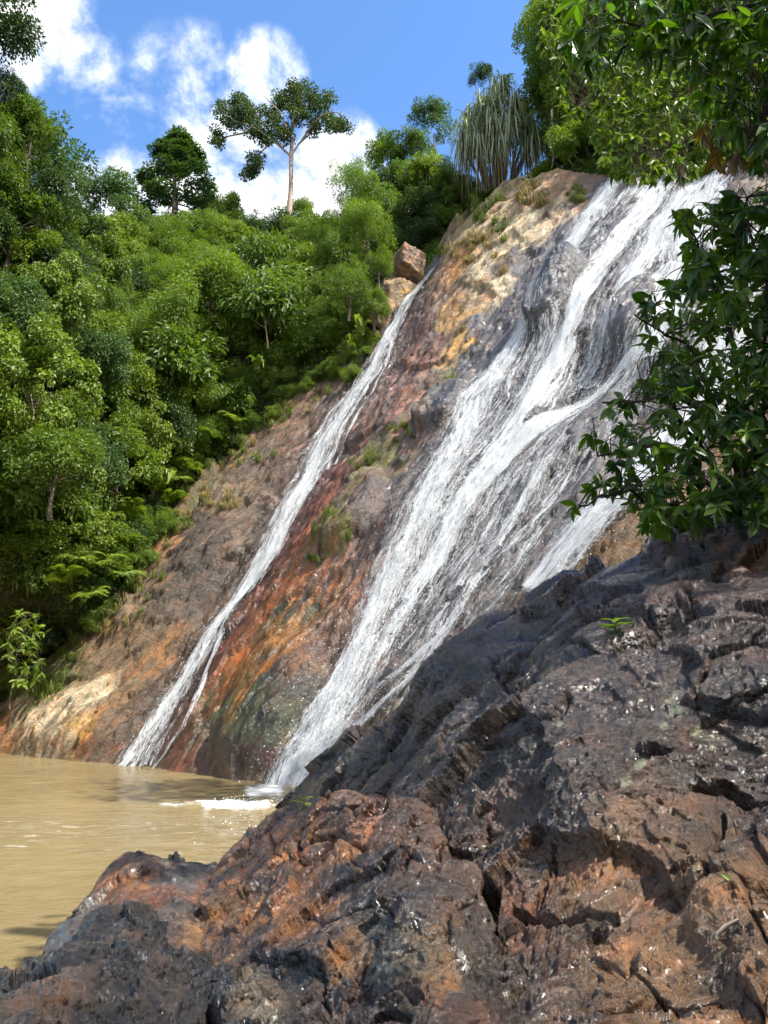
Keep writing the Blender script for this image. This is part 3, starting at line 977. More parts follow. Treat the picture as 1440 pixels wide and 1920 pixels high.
# water spread behind the bush
strand(S2, [(1330, 330, 130), (1300, 420, 150), (1270, 520, 130), (1240, 620, 110), (1210, 680, 90)], [0.8, 0.7, 0.66, 0.6], 0.06, 15)
strand(S2, [(1420, 420, 120), (1390, 520, 140), (1360, 620, 150), (1330, 720, 150), (1300, 820, 140)], [0.6, 0.6, 0.7, 0.75], 0.08, 15)
build_strands(sub_parent(S2, main), main)
d1 = drops(thin, [([(x, y, 26) for x, y in LS], 1)], 2400, 0.6, 0.009, seed=4)
d2 = drops(main, [(A_, 3), (B_, 3), (Dd, 2), (G_, 1.6), (E_, 0.8)], 15000, 0.42, 0.009, (0.05, 0.4), seed=5)
for o_d, rt in ((d1, thin), (d2, main)):
    n_ = len(o_d.data.vertices); arr = np.empty(n_ * 3, np.float32)
    o_d.data.vertices.foreach_get('co', arr)
    arr = arr.reshape(-1, 3) - np.array(rt.location, np.float32)
    o_d.data.vertices.foreach_set('co', arr.ravel())
    o_d.data.update()
# splash where the main fall meets the pool, behind the boulder
r = np.random.default_rng(9)
n = 800
X = np.where(r.random(n) < 0.55, r.normal(440, 42, n), r.normal(440, 40, n)); 
t_ = r.random(n)
base1 = W(np.clip(X, 300, 505), 1512 + r.normal(0, 3, n), 13.0)
Dz = 2.0 / -ray(X, 1512 + 0 * X)[1]
base1 = W(X, 1514 + r.normal(0, 3, n), Dz); base1[:, 2] = np.abs(r.normal(0, 0.05, n))
X2 = r.normal(455, 28, n); Y2 = r.normal(1580, 14, n); D2 = 2.0 / -ray(X2, Y2)[1]
base2 = W(X2, Y2, D2); base2[:, 2] = np.abs(r.normal(0, 0.28, n))
Pn = np.concatenate([base1, base2[:40]])
base = np.array([(1, 0, 0), (-1, 0, 0), (0, 1, 0), (0, -1, 0), (0, 0, 1.0), (0, 0, -1.0)])
fc = np.array([(0, 2, 4), (2, 1, 4), (1, 3, 4), (3, 0, 4), (2, 0, 5), (1, 2, 5), (3, 1, 5), (0, 3, 5)])
sz = 0.006 * r.uniform(0.5, 1.6, len(Pn))
Vv = Pn[:, None] + base[None] * sz[:, None, None] * np.array([1, 1, 1.6])
spl = mk('splash', Vv.reshape(-1, 3), F3=(fc[None] + (np.arange(len(Pn)) * 6)[:, None, None]).reshape(-1, 3), mat=M['drop'])
tag(spl, 'white water drops splashing up from the pool beside the boulder', kind='stuff')

# ------------------------------------------------------------------ foreground rocks
def rock(name, sil, ctrl, xr, bottom, nc, nr, mat, painter, amp=1.0, back=(1.6, 2.4), seed=0, pits=0.0, fs=1.0, cracks=()):
    """sil: skyline (px, py); ctrl: depth of the visible face at given pixels; continues over the top and down the far side"""
    D = RBF([(x, y) for x, y, _ in ctrl], [d_ for _, _, d_ in ctrl], 0.001)
    sil = np.array(sil, float)
    xs = np.linspace(xr[0], xr[1], nc)
    top = np.interp(xs, sil[:, 0], sil[:, 1])
    tt = np.linspace(0, 1, nr)[:, None]
    Yp = bottom * (1 - tt) + top[None] * tt
    Xp = np.broadcast_to(xs[None], Yp.shape)
    Dm = np.maximum(D(Xp, Yp), 0.9)
    Pm = W(Xp, Yp, Dm)
    nb = max(24, nr // 9)
    kb = np.linspace(0, 1, nb + 1)[1:, None]
    last = Pm[-1]
    dirv = unit(np.c_[last[:, 0], last[:, 1]])
    prevdir = (Pm[-1] - Pm[-6]); prevdir = unit(prevdir)
    bk = []
    for kk in kb[:, 0]:
        h_ = back[0] * kk
        drop = back[1] * kk ** 1.7
        bk.append(np.c_[last[:, :2] + dirv * h_ * (1.15 - 0.35 * kk), last[:, 2] + prevdir[:, 2] * 0.25 * min(kk, 0.25) - drop])
    Pm = np.concatenate([Pm, np.array(bk)], 0)
    N = grid_normals(Pm)
    s_ = np.sign((N * (np.array([0, 0, H]) - Pm)).sum(-1).mean())
    N = N * s_
    # smooth normals a little
    for _ in range(3):
        N[1:-1, 1:-1] = unit(N[:-2, 1:-1] + N[2:, 1:-1] + N[1:-1, :-2] + N[1:-1, 2:])
    p3 = Pm.reshape(-1, 3) + seed * 3.1
    # bedding direction: planes that dip towards the pool
    c_, s2 = math.cos(0.6), math.sin(0.6)
    pr = np.stack([p3[:, 0] * c_ + p3[:, 2] * s2, p3[:, 1] * 0.9, (-p3[:, 0] * s2 + p3[:, 2] * c_) * 1.9], -1) * fs
    wv = pr + 0.18 * np.stack([fbm(pr * 1.3, 3), fbm(pr * 1.3 + 9, 3), fbm(pr * 1.3 + 19, 3)], -1)
    f1, g1 = facets(wv * 1.1, 1)
    f2, g2 = facets(wv * 2.9, 2)
    f3, g3 = facets(wv * 8.0, 3)
    f4, g4 = facets(wv * 20.0, 4)
    crk = sst(fbm(pr * 0.8 + 3, 3), -0.05, 0.35)
    gap = np.linalg.norm(np.gradient(Pm, axis=0), axis=-1).ravel()
    hf = np.clip(0.016 / gap, 0, 1)                      # no fine relief where the mesh is coarse
    dd = 0.11 * fbm(pr * 0.7, 3) + 0.13 * f1 + 0.042 * (0.4 + 0.6 * hf) * f2 + 0.016 * hf * f3 + 0.008 * hf ** 2 * f4 + 0.004 * hf ** 2 * facets(wv * 45.0, 6)[0] + 0.015 * fbm(wv * 3.0, 5, 0.6)
    dd = dd - 0.13 * crk * (1 - sst(g1, 0, 0.05)) - 0.045 * crk * (1 - sst(g2, 0, 0.07))
    tz = pr[:, 2] * 0.75 + 0.45 * fbm(pr * 0.6 + 7, 4)
    fr = tz - np.floor(tz)
    dd = dd + 0.085 * (fr - sst(fr, 0.86, 1.0))
    if pits:
        pn = fbm(pr * 6, 3)
        dd = dd - pits * sst(pn, 0.1, 0.7) + 0.5 * pits * ridged(pr * 4, 3)
    if cracks:
        cx, cy2 = project(Pm)
        cx = cx.ravel() + 9 * fbm(pr * 2.5 + 4, 3); cy2 = cy2.ravel() + 9 * fbm(pr * 2.5 + 14, 3)
        for pl_, w_, dp_ in cracks:
            cd, _ = polydist(cx, cy2, pl_)
            dd = dd - dp_ * (1 - sst(cd, 0.25 * w_, w_))
    dd = (dd * amp / fs).reshape(Pm.shape[:2])
    Pm = Pm + N * dd[..., None]
    PXr, PYr = project(Pm)
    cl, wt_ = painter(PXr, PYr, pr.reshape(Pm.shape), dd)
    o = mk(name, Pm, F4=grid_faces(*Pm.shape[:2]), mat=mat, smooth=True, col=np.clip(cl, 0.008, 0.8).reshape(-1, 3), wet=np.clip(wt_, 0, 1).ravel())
    return o, D, Pm, PXr, PYr


def lerpc(c, t_, w):
    w = np.clip(w, 0, 1)[..., None]
    return c * (1 - w) + np.array(t_) * w


def paint_big(px, py, p3, dd):
    n1 = fbm(p3.reshape(-1, 3) * 0.9, 5).reshape(px.shape); n2 = fbm(p3.reshape(-1, 3) * 3.1 + 5, 5).reshape(px.shape); n3 = fbm(p3.reshape(-1, 3) * 1.7 + 15, 4).reshape(px.shape)
    x = px + 60 * n1; y = py + 60 * n3
    c = np.zeros(px.shape + (3,)) + np.array((0.044, 0.029, 0.021))
    c = lerpc(c, (0.058, 0.040, 0.038), blob(x, y, 1150, 1130, 380, 120, 25, 0.5))          # purple grey upper slab
    c = lerpc(c, (0.16, 0.075, 0.035), 0.9 * blob(x, y, 1400, 1030, 110, 40, -8) * np.clip(0.6 + n2, 0, 1))
    c = lerpc(c, (0.036, 0.025, 0.019), 0.8 * blob(x, y, 900, 1350, 320, 150, 25))
    c = lerpc(c, (0.135, 0.075, 0.032), 0.85 * sst(y, 1450, 1640) * sst(x, 850, 1150))       # tan brown lower wall
    c = lerpc(c, (0.19, 0.11, 0.05), 0.5 * sst(n1, 0.1, 0.5) * sst(y, 1500, 1700))
    c = lerpc(c, (0.022, 0.016, 0.011), 0.8 * blob(x, y, 1370, 1440, 110, 90, 0) * np.clip(0.7 + n2, 0, 1))
    c = lerpc(c, (0.11, 0.052, 0.03), 0.8 * sst(n3, 0.05, 0.4) * sst(y, 1480, 1600))
    c = lerpc(c, (0.14, 0.15, 0.10), 0.45 * sst(n2, 0.42, 0.6) * blob(x, y, 1180, 1420, 260, 130, 20) * sst(n1, -0.1, 0.3))
    for (lx, ly, lr) in ((1175, 1460, 17), (1195, 1430, 14), (1050, 1367, 10), (1315, 1375, 12), (1245, 1365, 13), (1340, 1410, 10), (1105, 1537, 10), (1265, 1330, 20)):
        c = lerpc(c, (0.20, 0.22, 0.15), 0.8 * blob(px + 26 * n2, py + 26 * n1, lx, ly, lr * .8, lr * 0.55, 20, 0.5))
    c = lerpc(c, (0.30, 0.13, 0.03), 0.65 * sst(n1 + 0.5 * n2, 0.25, 0.6) * blob(x, y, 1300, 1820, 300, 130, 0))
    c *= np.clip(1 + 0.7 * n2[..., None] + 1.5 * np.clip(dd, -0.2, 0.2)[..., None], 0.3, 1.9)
    w = 0.9 - 0.35 * sst(n3, 0.0, 0.5) - 0.35 * blob(x, y, 1250, 1600, 220, 150, 0)
    return c, w


def paint_brown(px, py, p3, dd):
    n1 = fbm(p3.reshape(-1, 3) * 0.9, 5).reshape(px.shape); n2 = fbm(p3.reshape(-1, 3) * 3.1 + 5, 5).reshape(px.shape); n3 = fbm(p3.reshape(-1, 3) * 1.7 + 15, 4).reshape(px.shape)
    x = px + 50 * n1; y = py + 50 * n3
    c = np.zeros(px.shape + (3,)) + np.array((0.082, 0.045, 0.027))
    c = lerpc(c, (0.19, 0.078, 0.017), 0.8 * blob(x, y, 560, 1640, 150, 120, 30) * np.clip(0.75 + 1.2 * n2, 0, 1))
    c = lerpc(c, (0.30, 0.13, 0.02), 0.9 * blob(x, y, 400, 1720, 90, 40, 20))
    c = lerpc(c, (0.15, 0.075, 0.05), 0.6 * sst(n3, 0.0, 0.4) * blob(x, y, 720, 1560, 220, 80, 10))
    c = lerpc(c, (0.028, 0.022, 0.019), 0.8 * sst(n1, 0.12, 0.45))
    c = lerpc(c, (0.15, 0.072, 0.018), 0.6 * sst(n2, 0.05, 0.4) * sst(y, 1650, 1800))
    c = lerpc(c, (0.055, 0.058, 0.042), 0.55 * blob(x, y, 800, 1780, 130, 70, -20))
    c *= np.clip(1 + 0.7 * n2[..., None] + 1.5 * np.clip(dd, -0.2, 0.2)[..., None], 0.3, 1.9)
    return c, 0.95 - 0.3 * sst(n3, 0.1, 0.5)


def paint_grey(px, py, p3, dd):
    n1 = fbm(p3.reshape(-1, 3) * 1.2, 5).reshape(px.shape); n2 = fbm(p3.reshape(-1, 3) * 3.6 + 5, 5).reshape(px.shape)
    x = px + 30 * n1; y = py + 30 * n2
    c = np.zeros(px.shape + (3,)) + np.array((0.06, 0.045, 0.038))
    c = lerpc(c, (0.22, 0.085, 0.012), 0.95 * blob(x, y, 245, 1662, 62, 34, 12, 0.3))
    c = lerpc(c, (0.085, 0.085, 0.085), 0.8 * blob(x, y, 340, 1640, 70, 35, -10))
    c = lerpc(c, (0.13, 0.055, 0.032), 0.7 * sst(n1, 0.1, 0.4))
    c = lerpc(c, (0.30, 0.14, 0.03), 0.8 * blob(x, y, 420, 1730, 80, 35, 20))
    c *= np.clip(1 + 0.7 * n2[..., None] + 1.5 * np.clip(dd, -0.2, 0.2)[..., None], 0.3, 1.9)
    return c, 0.9 - 0.3 * n1


def paint_pit(px, py, p3, dd):
    n1 = fbm(p3.reshape(-1, 3) * 1.3, 5).reshape(px.shape); n2 = fbm(p3.reshape(-1, 3) * 4.0 + 5, 5).reshape(px.shape)
    c = np.zeros(px.shape + (3,)) + np.array((0.022, 0.018, 0.015))
    c = lerpc(c, (0.07, 0.062, 0.052), 0.7 * blob(px + 40 * n1, py + 40 * n2, 60, 1830, 110, 70, 20))
    c = lerpc(c, (0.075, 0.052, 0.022), 0.7 * sst(n1, 0.1, 0.45) * sst(py, 1750, 1860))
    c = lerpc(c, (0.055, 0.036, 0.028), 0.6 * sst(n2, 0.2, 0.55))
    c = lerpc(c, (0.32, 0.25, 0.16), 0.7 * blob(px + 30 * n1, py + 30 * n2, 480, 1870, 50, 50, -50) * np.clip(0.6 + n2, 0, 1))
    c = lerpc(c, (0.09, 0.045, 0.018), 0.7 * blob(px + 40 * n1, py + 40 * n2, 80, 1890, 60, 50, 0))
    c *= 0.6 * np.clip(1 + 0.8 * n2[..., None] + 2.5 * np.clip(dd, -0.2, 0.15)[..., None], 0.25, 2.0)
    return c, 0.75 - 0.5 * n1


big, bigD, bigP, bigX, bigY = rock(
    'boulder', [(440, 1640), (480, 1552), (520, 1492), (560, 1470), (600, 1425), (680, 1375), (740, 1335), (790, 1265), (860, 1205), (910, 1168), (1000, 1128), (1100, 1075),
                (1210, 1030), (1290, 992), (1350, 982), (1400, 988), (1440, 1000), (1560, 985), (1700, 980)],
    [(480, 1552, 9.2), (520, 1492, 9.0), (600, 1425, 8.4), (740, 1335, 7.4), (900, 1172, 7.2), (1000, 1130, 7.1), (1210, 1030, 6.8), (1350, 985, 6.4), (1440, 1000, 5.9), (1650, 985, 5.2),
     (560, 1560, 7.6), (700, 1440, 6.4), (800, 1340, 6.1), (950, 1240, 5.6), (1100, 1160, 5.5), (1250, 1120, 5.2), (1440, 1100, 4.7), (1650, 1100, 4.2),
     (700, 1520, 5.6), (900, 1420, 4.6), (1100, 1330, 4.1), (1300, 1260, 3.9), (1440, 1230, 3.7), (1650, 1230, 3.3),
     (900, 1560, 3.9), (1100, 1500, 3.5), (1300, 1420, 3.45), (1440, 1400, 3.3), (1650, 1400, 2.9),
     (900, 1750, 3.2), (1100, 1700, 3.0), (1300, 1620, 3.0), (1440, 1600, 2.85), (900, 1950, 2.6), (1100, 1950, 2.4), (1440, 1900, 2.2), (1650, 1900, 1.9), (1100, 2150, 2.0), (1650, 2150, 1.6), (600, 1800, 4.4), (600, 2150, 3.0)],
    (440, 1660), 2150, 620, 640, M['boulder'], paint_big, amp=1.0, back=(1.8, 3.6), seed=1,
    cracks=[([(900, 1530), (906, 1600), (912, 1660), (918, 1705)], 7, .07), ([(1036, 1590), (1020, 1650), (1005, 1690)], 6, .06), ([(960, 1700), (1040, 1712), (1100, 1705), (1160, 1730)], 10, .09),
            ([(880, 1410), (960, 1385), (1040, 1350), (1075, 1312)], 8, .06), ([(985, 1150), (1060, 1110), (1090, 1085), (1110, 1058)], 10, .10), ([(1100, 1180), (1140, 1130), (1200, 1105)], 6, .06),
            ([(920, 1185), (975, 1150), (985, 1135)], 8, .08), ([(1300, 1480), (1350, 1470), (1390, 1490)], 16, .10), ([(1290, 995), (1280, 1040), (1230, 1070), (1180, 1085)], 6, .06), ([(1350, 1540), (1345, 1640), (1356, 1700)], 10, .05)])
tag(big, 'huge wet dark purple grey boulder filling the lower right below the waterfall', 'boulder')
brown, brD, brP, brX, brY = rock(
    'boulder', [(300, 1800), (360, 1720), (400, 1668), (430, 1620), (480, 1572), (540, 1528), (600, 1500), (650, 1492), (700, 1500), (780, 1540), (860, 1620), (930, 1740), (1000, 1880), (1050, 2000)],
    [(400, 1668, 5.6), (480, 1572, 5.8), (540, 1528, 5.7), (650, 1492, 5.1), (780, 1540, 4.2), (900, 1690, 3.3), (300, 1800, 4.6), (450, 1750, 4.4), (600, 1600, 4.7), (700, 1650, 3.8),
     (600, 1750, 3.7), (800, 1750, 3.1), (500, 1900, 3.3), (700, 1920, 2.8), (900, 1920, 2.5), (400, 2100, 2.8), (700, 2150, 2.35), (900, 2150, 2.4), (1000, 2150, 2.7), (1050, 1950, 3.1), (1050, 2150, 2.9), (980, 1850, 3.2)],
    (310, 1040), 2150, 460, 430, M['boulder'], paint_brown, amp=0.85, back=(1.4, 2.2), seed=2,
    cracks=[([(500, 1735), (560, 1690), (600, 1640), (625, 1590)], 8, .07), ([(630, 1800), (700, 1720), (760, 1660), (790, 1600)], 7, .07), ([(640, 1860), (690, 1800), (705, 1760)], 5, .05)])
tag(brown, 'wet rust brown rock slope with orange stains in front of the dark boulder', 'boulder')
grey, _, _, _, _ = rock(
    'boulder', [(40, 1850), (120, 1770), (150, 1712), (175, 1680), (215, 1622), (240, 1608), (300, 1610), (370, 1604), (405, 1612), (440, 1650), (480, 1720), (520, 1800)],
    [(120, 1770, 5.4), (175, 1680, 5.9), (240, 1608, 6.4), (370, 1604, 6.5), (440, 1650, 6.2), (520, 1800, 5.0), (250, 1680, 5.4), (350, 1680, 5.4), (200, 1760, 4.8), (350, 1760, 4.6), (100, 1950, 3.6), (300, 1950, 3.6), (500, 1950, 3.8)],
    (60, 520), 1950, 300, 240, M['boulder'], paint_grey, amp=0.6, back=(1.2, 1.8), seed=3, fs=1.3)
tag(grey, 'flat topped wet grey rock with an orange patch at the pool edge', 'boulder')
pit, _, _, _, _ = rock(
    'boulder', [(-250, 1906), (-60, 1856), (0, 1838), (60, 1808), (110, 1808), (160, 1778), (200, 1746), (250, 1734), (300, 1756), (345, 1789), (400, 1816), (450, 1844), (490, 1889), (530, 1949), (580, 2022)],
    [(-200, 1830, 3.3), (0, 1782, 3.5), (160, 1722, 3.6), (250, 1690, 3.6), (345, 1745, 3.2), (450, 1800, 2.8), (530, 1905, 2.3), (0, 1880, 2.7), (150, 1830, 2.7), (300, 1830, 2.6), (400, 1880, 2.4), (100, 1960, 2.2), (300, 1960, 2.15), (500, 2000, 2.0), (-200, 2000, 2.2), (200, 2150, 1.75), (550, 2150, 1.75)],
    (-240, 570), 2150, 460, 340, M['pitted'], paint_pit, amp=0.8, back=(0.9, 1.8), seed=4, pits=0.11, fs=1.6)
tag(pit, 'black pitted craggy rock in the bottom left corner', 'boulder')
small = rock('boulder', [(85, 1790), (95, 1765), (120, 1735), (150, 1720), (172, 1728), (182, 1748), (200, 1760), (215, 1790)],
             [(95, 1765, 4.6), (140, 1722, 4.6), (200, 1760, 4.5), (140, 1760, 4.4), (90, 1830, 4.3), (210, 1830, 4.3), (150, 1850, 4.2)],
             (86, 214), 1830, 100, 70, M['boulder'], paint_grey, amp=0.35, back=(0.4, 0.9), seed=5, fs=2.5)[0]
tag(small, 'small pointed grey stone between the pitted rock and the water', 'boulder')

# pinkish block at the head of the thin stream
def free_rock(px, py, D, size, mat, colr, seed, squash=(1, 1, 1), res=64):
    th = np.linspace(0, 2 * np.pi, res * 2)
    ph = np.linspace(0, np.pi, res)
    T_, P_ = np.meshgrid(th, ph)
    d_ = np.stack([np.sin(P_) * np.cos(T_), np.sin(P_) * np.sin(T_), np.cos(P_)], -1)
    dd_ = d_.reshape(-1, 3)
    f_, g_ = facets(dd_ * 1.6 + seed, 1); f2_, g2_ = facets(dd_ * 4 + seed, 2)
    pr_ = np.random.default_rng(seed); pl = np.concatenate([np.array([[0,0,1.],[1,0,.1],[-1,.1,0],[0,-1,.1],[.1,1,0]]), pr_.normal(size=(9, 3))]); pl = unit(pl); ph_ = np.r_[pr_.uniform(.7, .9, 5), pr_.uniform(.85, 1.1, 9)]
    lo = np.abs(dd_) ** 9
    box = (lo.sum(1)) ** (-1 / 9)
    dn_ = dd_ @ pl.T
    box = np.where(dn_ > .05, ph_[None] / np.maximum(dn_, .05), 9).min(1)
    rr_ = box * (1 + 0.03 * f_ + 0.05 * f2_ + 0.03 * fbm(dd_ * 6 + seed, 3))
    V_ = dd_ * rr_[:, None] * size * np.array(squash)
    n1 = fbm(dd_ * 3 + seed, 4)
    c_ = np.array(colr)[None] * (1 + 0.6 * n1[:, None])
    c_ = c_ * (1 - sst(n1, 0.2, 0.6)[:, None]) + np.array((0.34, 0.22, 0.08)) * sst(n1, 0.2, 0.6)[:, None]
    o = mk('boulder', V_, F4=grid_faces(res, res * 2), mat=mat, smooth=True, col=np.clip(c_, 0.01, 0.8), wet=np.zeros(len(V_)))
    o.location = tuple(W(px, py, D))
    return o


b = free_rock(765, 500, 36.6, .95, M['cliff'], (0.25, 0.17, 0.125), 3, (0.95, 1.1, .9)); b.rotation_euler = (0.1, 0.25, 0.5)
tag(b, 'pale pinkish square block beside the head of the narrow waterfall', 'boulder')
b = free_rock(735, 562, 36.5, 1.15, M['cliff'], (0.27, 0.20, 0.12), 21, (0.95, 1.0, 1.0)); b.rotation_euler = (0.1, 0.35, 0.4)
tag(b, 'yellowish stained rock below the pinkish block by the narrow waterfall', 'boulder')

# ------------------------------------------------------------------ foliage generators
def leaves(P, ax, nm, L, Wd, fold=0.25):
    """rhombic leaves: base, left, tip, right"""
    n = len(P)
    L = np.broadcast_to(L, (n,))[:, None]; Wd = np.broadcast_to(Wd, (n,))[:, None]
    ax = unit(ax)
    sd = unit(np.cross(nm, ax))
    up = np.cross(ax, sd)
    mid = P + ax * L * 0.42
    V = np.stack([P, mid + sd * Wd * 0.5 + up * Wd * fold, P + ax * L, mid - sd * Wd * 0.5 + up * Wd * fold], 1)
    i = np.arange(n)[:, None] * 4
    T = np.concatenate([i + np.array([0, 2, 1]), i + np.array([0, 3, 2])], 0)
    return V.reshape(-1, 3), T


def crown_mesh(name, mat, seed, rad=(2, 2, 1.7), nclump=34, nleaf=5200, L=0.2, Wd=0.1, crad=0.62, droop=0.4, up=0.8, hollow=0.55, elong=1.0, lower=-0.5):
    r = np.random.default_rng(seed)
    d_ = unit(r.normal(size=(nclump, 3)))
    d_[:, 2] = np.where(d_[:, 2] < lower, -d_[:, 2], d_[:, 2])
    cc = d_ * (hollow + (1 - hollow) * r.random((nclump, 1)) ** .7) * np.array(rad) * (0.7 + 0.55 * r.random((nclump, 1)))
    cs_ = crad * (0.4 + 1.0 * r.random(nclump)) * rad[0] / 2
    k = r.choice(nclump, nleaf, p=cs_ ** 2 / (cs_ ** 2).sum())
    ld = unit(r.normal(size=(nleaf, 3)))
    ld[:, 2] = np.where(ld[:, 2] < -0.6, np.abs(ld[:, 2]) * 0.6, ld[:, 2])
    ld = unit(ld)
    rr_ = cs_[k] * (0.35 + 0.75 * r.random(nleaf) ** 0.5)
    P = cc[k] + ld * rr_[:, None] * np.array([1, 1, 0.95 * elong])
    out = unit(P / np.array(rad))
    nm = unit(up * 0.6 * np.array([0, 0, 1.0]) + 0.6 * ld + 0.4 * out + 0.6 * r.normal(size=(nleaf, 3)))
    ax = ld * 0.8 + out * 0.4 - np.array([0, 0, droop]) + 0.45 * r.normal(size=(nleaf, 3))
    ax = ax - nm * (ax * nm).sum(1, keepdims=True) * 0.75
    sc = r.uniform(0.65, 1.25, nleaf)
    V, T = leaves(P, ax, nm, L * sc, Wd * sc)
    tone = np.clip(0.25 + 0.5 * r.random(nclump)[k] * 0.9 + 0.3 * r.random(nleaf), 0, 1)
    me = mk(name, V, F3=T, mat=mat, rnd=np.repeat(tone, 4))
    COL.objects.unlink(me)
    return me


def trunk_mesh(name, mat, h, r0, r1, seed, nbr=5, spread=1.2, lean=0.15):
    rr_ = np.random.default_rng(seed)
    mb = MB()
    n = 9
    z = np.linspace(-0.6, h, n)
    pts = np.c_[lean * np.sin(z * 0.9 + seed) * 0.6, lean * np.cos(z * 0.7 + seed) * 0.5, z]
    mb.tube(pts, np.linspace(r0, r1, n), 8)
    for i in range(nbr):
        a = rr_.uniform(0, 6.28); k_ = rr_.uniform(0.5, 0.95)
        b0 = pts[int(k_ * (n - 1))]
        e_ = np.array([math.cos(a) * spread, math.sin(a) * spread, rr_.uniform(0.5, 1.3)])
        mb.tube([b0, b0 + e_ * 0.5 + np.array([0, 0, -0.05]), b0 + e_], [r1 * 0.8, r1 * 0.55, r1 * 0.2], 5)
    o = mb.build(name, mat, smooth=True)
    COL.objects.unlink(o)
    return o


CROWN = {}


def reg(kind, mat, n=2, **kw):
    CROWN[kind] = [crown_mesh('crown', M[mat], 100 + 17 * i + len(CROWN) * 31, **kw) for i in range(n)]


reg('broad', 'leaf_mid', 3, nleaf=6500, L=0.21, Wd=0.10)
reg('bright', 'leaf_bright', 3, nleaf=6500, L=0.20, Wd=0.105)
reg('fine', 'leaf_yellow', 3, nleaf=9500, L=0.15, Wd=0.05, nclump=44, crad=0.5, rad=(1.8, 1.8, 2.2), elong=1.4, droop=0.7, hollow=0.3)
reg('dark', 'leaf_dark', 3, nleaf=6500, L=0.20, Wd=0.095)
reg('blue', 'leaf_blue', 2, nleaf=7500, L=0.17, Wd=0.085, nclump=48, crad=0.5)
reg('olive', 'leaf_olive', 2, nleaf=5200, L=0.16, Wd=0.08, crad=0.55, hollow=0.5)
reg('big', 'leaf_mid', 2, nleaf=1900, L=0.46, Wd=0.19, crad=0.7, droop=0.9, up=0.6)
reg('vine', 'leaf_bright', 2, nleaf=8000, L=0.17, Wd=0.13, nclump=60, crad=0.45, hollow=0.85, droop=1.0, up=0.2, rad=(2, 2, 2.0), lower=-0.9)
TRUNKS = [trunk_mesh('trunk', M['bark'], 2.6, 0.13, 0.06, i) for i in range(3)]
TALLT = [trunk_mesh('trunk', M['bark'], 6.0, 0.17, 0.08, 7 + i, 7, 1.5, 0.25) for i in range(3)]
STEMS = [trunk_mesh('stem', M['bark'], 1.2, 0.05, 0.025, 20 + i, 8, 0.9) for i in range(2)]
PALET = [trunk_mesh('trunk', M['bark_pale'], 2.8, 0.07, 0.03, 41 + i, 6, 1.0, 0.3) for i in range(2)]
RND = random.Random(11)


def put(src, parent, loc=(0, 0, 0), rot=(0, 0, 0), scale=(1, 1, 1), name=None):
    c = src.copy()
    if name: c.name = name
    c.parent = parent
    c.location = loc; c.rotation_euler = rot; c.scale = scale
    COL.objects.link(c)
    return c


def plant(name, kind, base, r, label, cat, group=None, tall=False, squash=1.0, lift=None, trunk=None):
    """a tree or shrub standing at base; r = crown radius in metres"""
    root = empty(name, tuple(base))
    tag(root, label, cat, group)
    k = r / 2.0
    cz = (lift if lift is not None else (0.95 * r if not tall else 5.6 + r * 0.3))
    cr_ = put(RND.choice(CROWN[kind]), root, (0, 0, cz), (RND.uniform(-.25, .25), RND.uniform(-.25, .25), RND.uniform(0, 6.28)), (k * RND.uniform(.9, 1.12), k * RND.uniform(.9, 1.12), k * squash), 'crown' if cat == 'tree' else 'foliage')
    tk = trunk or (RND.choice(TALLT) if tall else RND.choice(TRUNKS if cat == 'tree' else STEMS))
    th = max(v_[2] for v_ in tk.bound_box)
    sz = cz / th if not tall else (cz / th)
    put(tk, root, (0, 0, -0.1), (0, 0, RND.uniform(0, 6.28)), (max(0.6, k), max(0.6, k), sz * 1.02), 'trunk' if cat == 'tree' else 'stem')
    return root


def tree_px(kind, px, py, rpx, D, label, squash=1.0, trunk_m=2.5, name='tree', group=None, cat='tree', trunk=None):
    """crown centre and radius given where it stands; the trunk goes down to the slope"""
    c = W(px, py, D)
    r = rpx * D / F
    base = c - np.array([0, 0, trunk_m + r * 0.3])
    return plant(name, kind, base, r, label, cat, group, lift=trunk_m + r * 0.3, squash=squash, trunk=trunk)


# ------------------------------------------------------------------ named trees
T = tree_px
T('dark', -20, 50, 85, 27, 'dark tree crown reaching into the top left corner of the sky', 1.3, 8)
T('dark', 5, 175, 52, 28, 'dark ragged crown below the top corner tree, against blue sky', 1.0, 6)
T('broad', -35, 260, 90, 27.5, 'mid green crown at the picture edge under the dark corner tree', 1.0, 6)
T('blue', 95, 330, 95, 34, 'large bluish green rounded tree against the white cloud, left of the cone tree', 1.15, 6)
T('broad', 20, 400, 85, 29, 'leafy tree with visible forked trunk below the bluish rounded tree', 0.9, 4, trunk=TALLT[0])
T('dark', 130, 420, 55, 38, 'small dark tree between the bluish rounded tree and the vine mound', 1.0, 3)
T('blue', 215, 400, 68, 44, 'vine smothered tree standing in front of the cone shaped tree', 1.25, 3)
T('vine', 200, 480, 65, 42, 'pale green vine covered mound below the cone shaped tree', 1.15, 3)
T('bright', 70, 480, 60, 30, 'sunlit yellow green tree over the grey feathery bush at the picture edge', 0.8, 3)
T('vine', 110, 575, 70, 29.5, 'rounded bush draped in bright heart shaped vine leaves', 1.35, 2.5)
T('blue', 20, 590, 85, 27, 'feathery grey green tree at the picture edge beside the vine draped bush', 1.0, 3)
T('broad', 300, 470, 50, 47, 'mid green tree with a bare leaning stem in front of the forest gap', 1.0, 3, trunk=PALET[0])
T('dark', 370, 440, 48, 50, 'dark rounded tree right below the cone shaped tree', 0.9, 3)
T('blue', 430, 420, 40, 53, 'small bluish tree between the cone shaped tree and the umbrella tree', 0.9, 3)
T('blue', 470, 450, 40, 50, 'rounded bluish tree just left of the umbrella tree trunk', 0.9, 3)
T('bright', 562, 405, 34, 56, 'light green open tree behind the umbrella tree trunk', 1.0, 3)
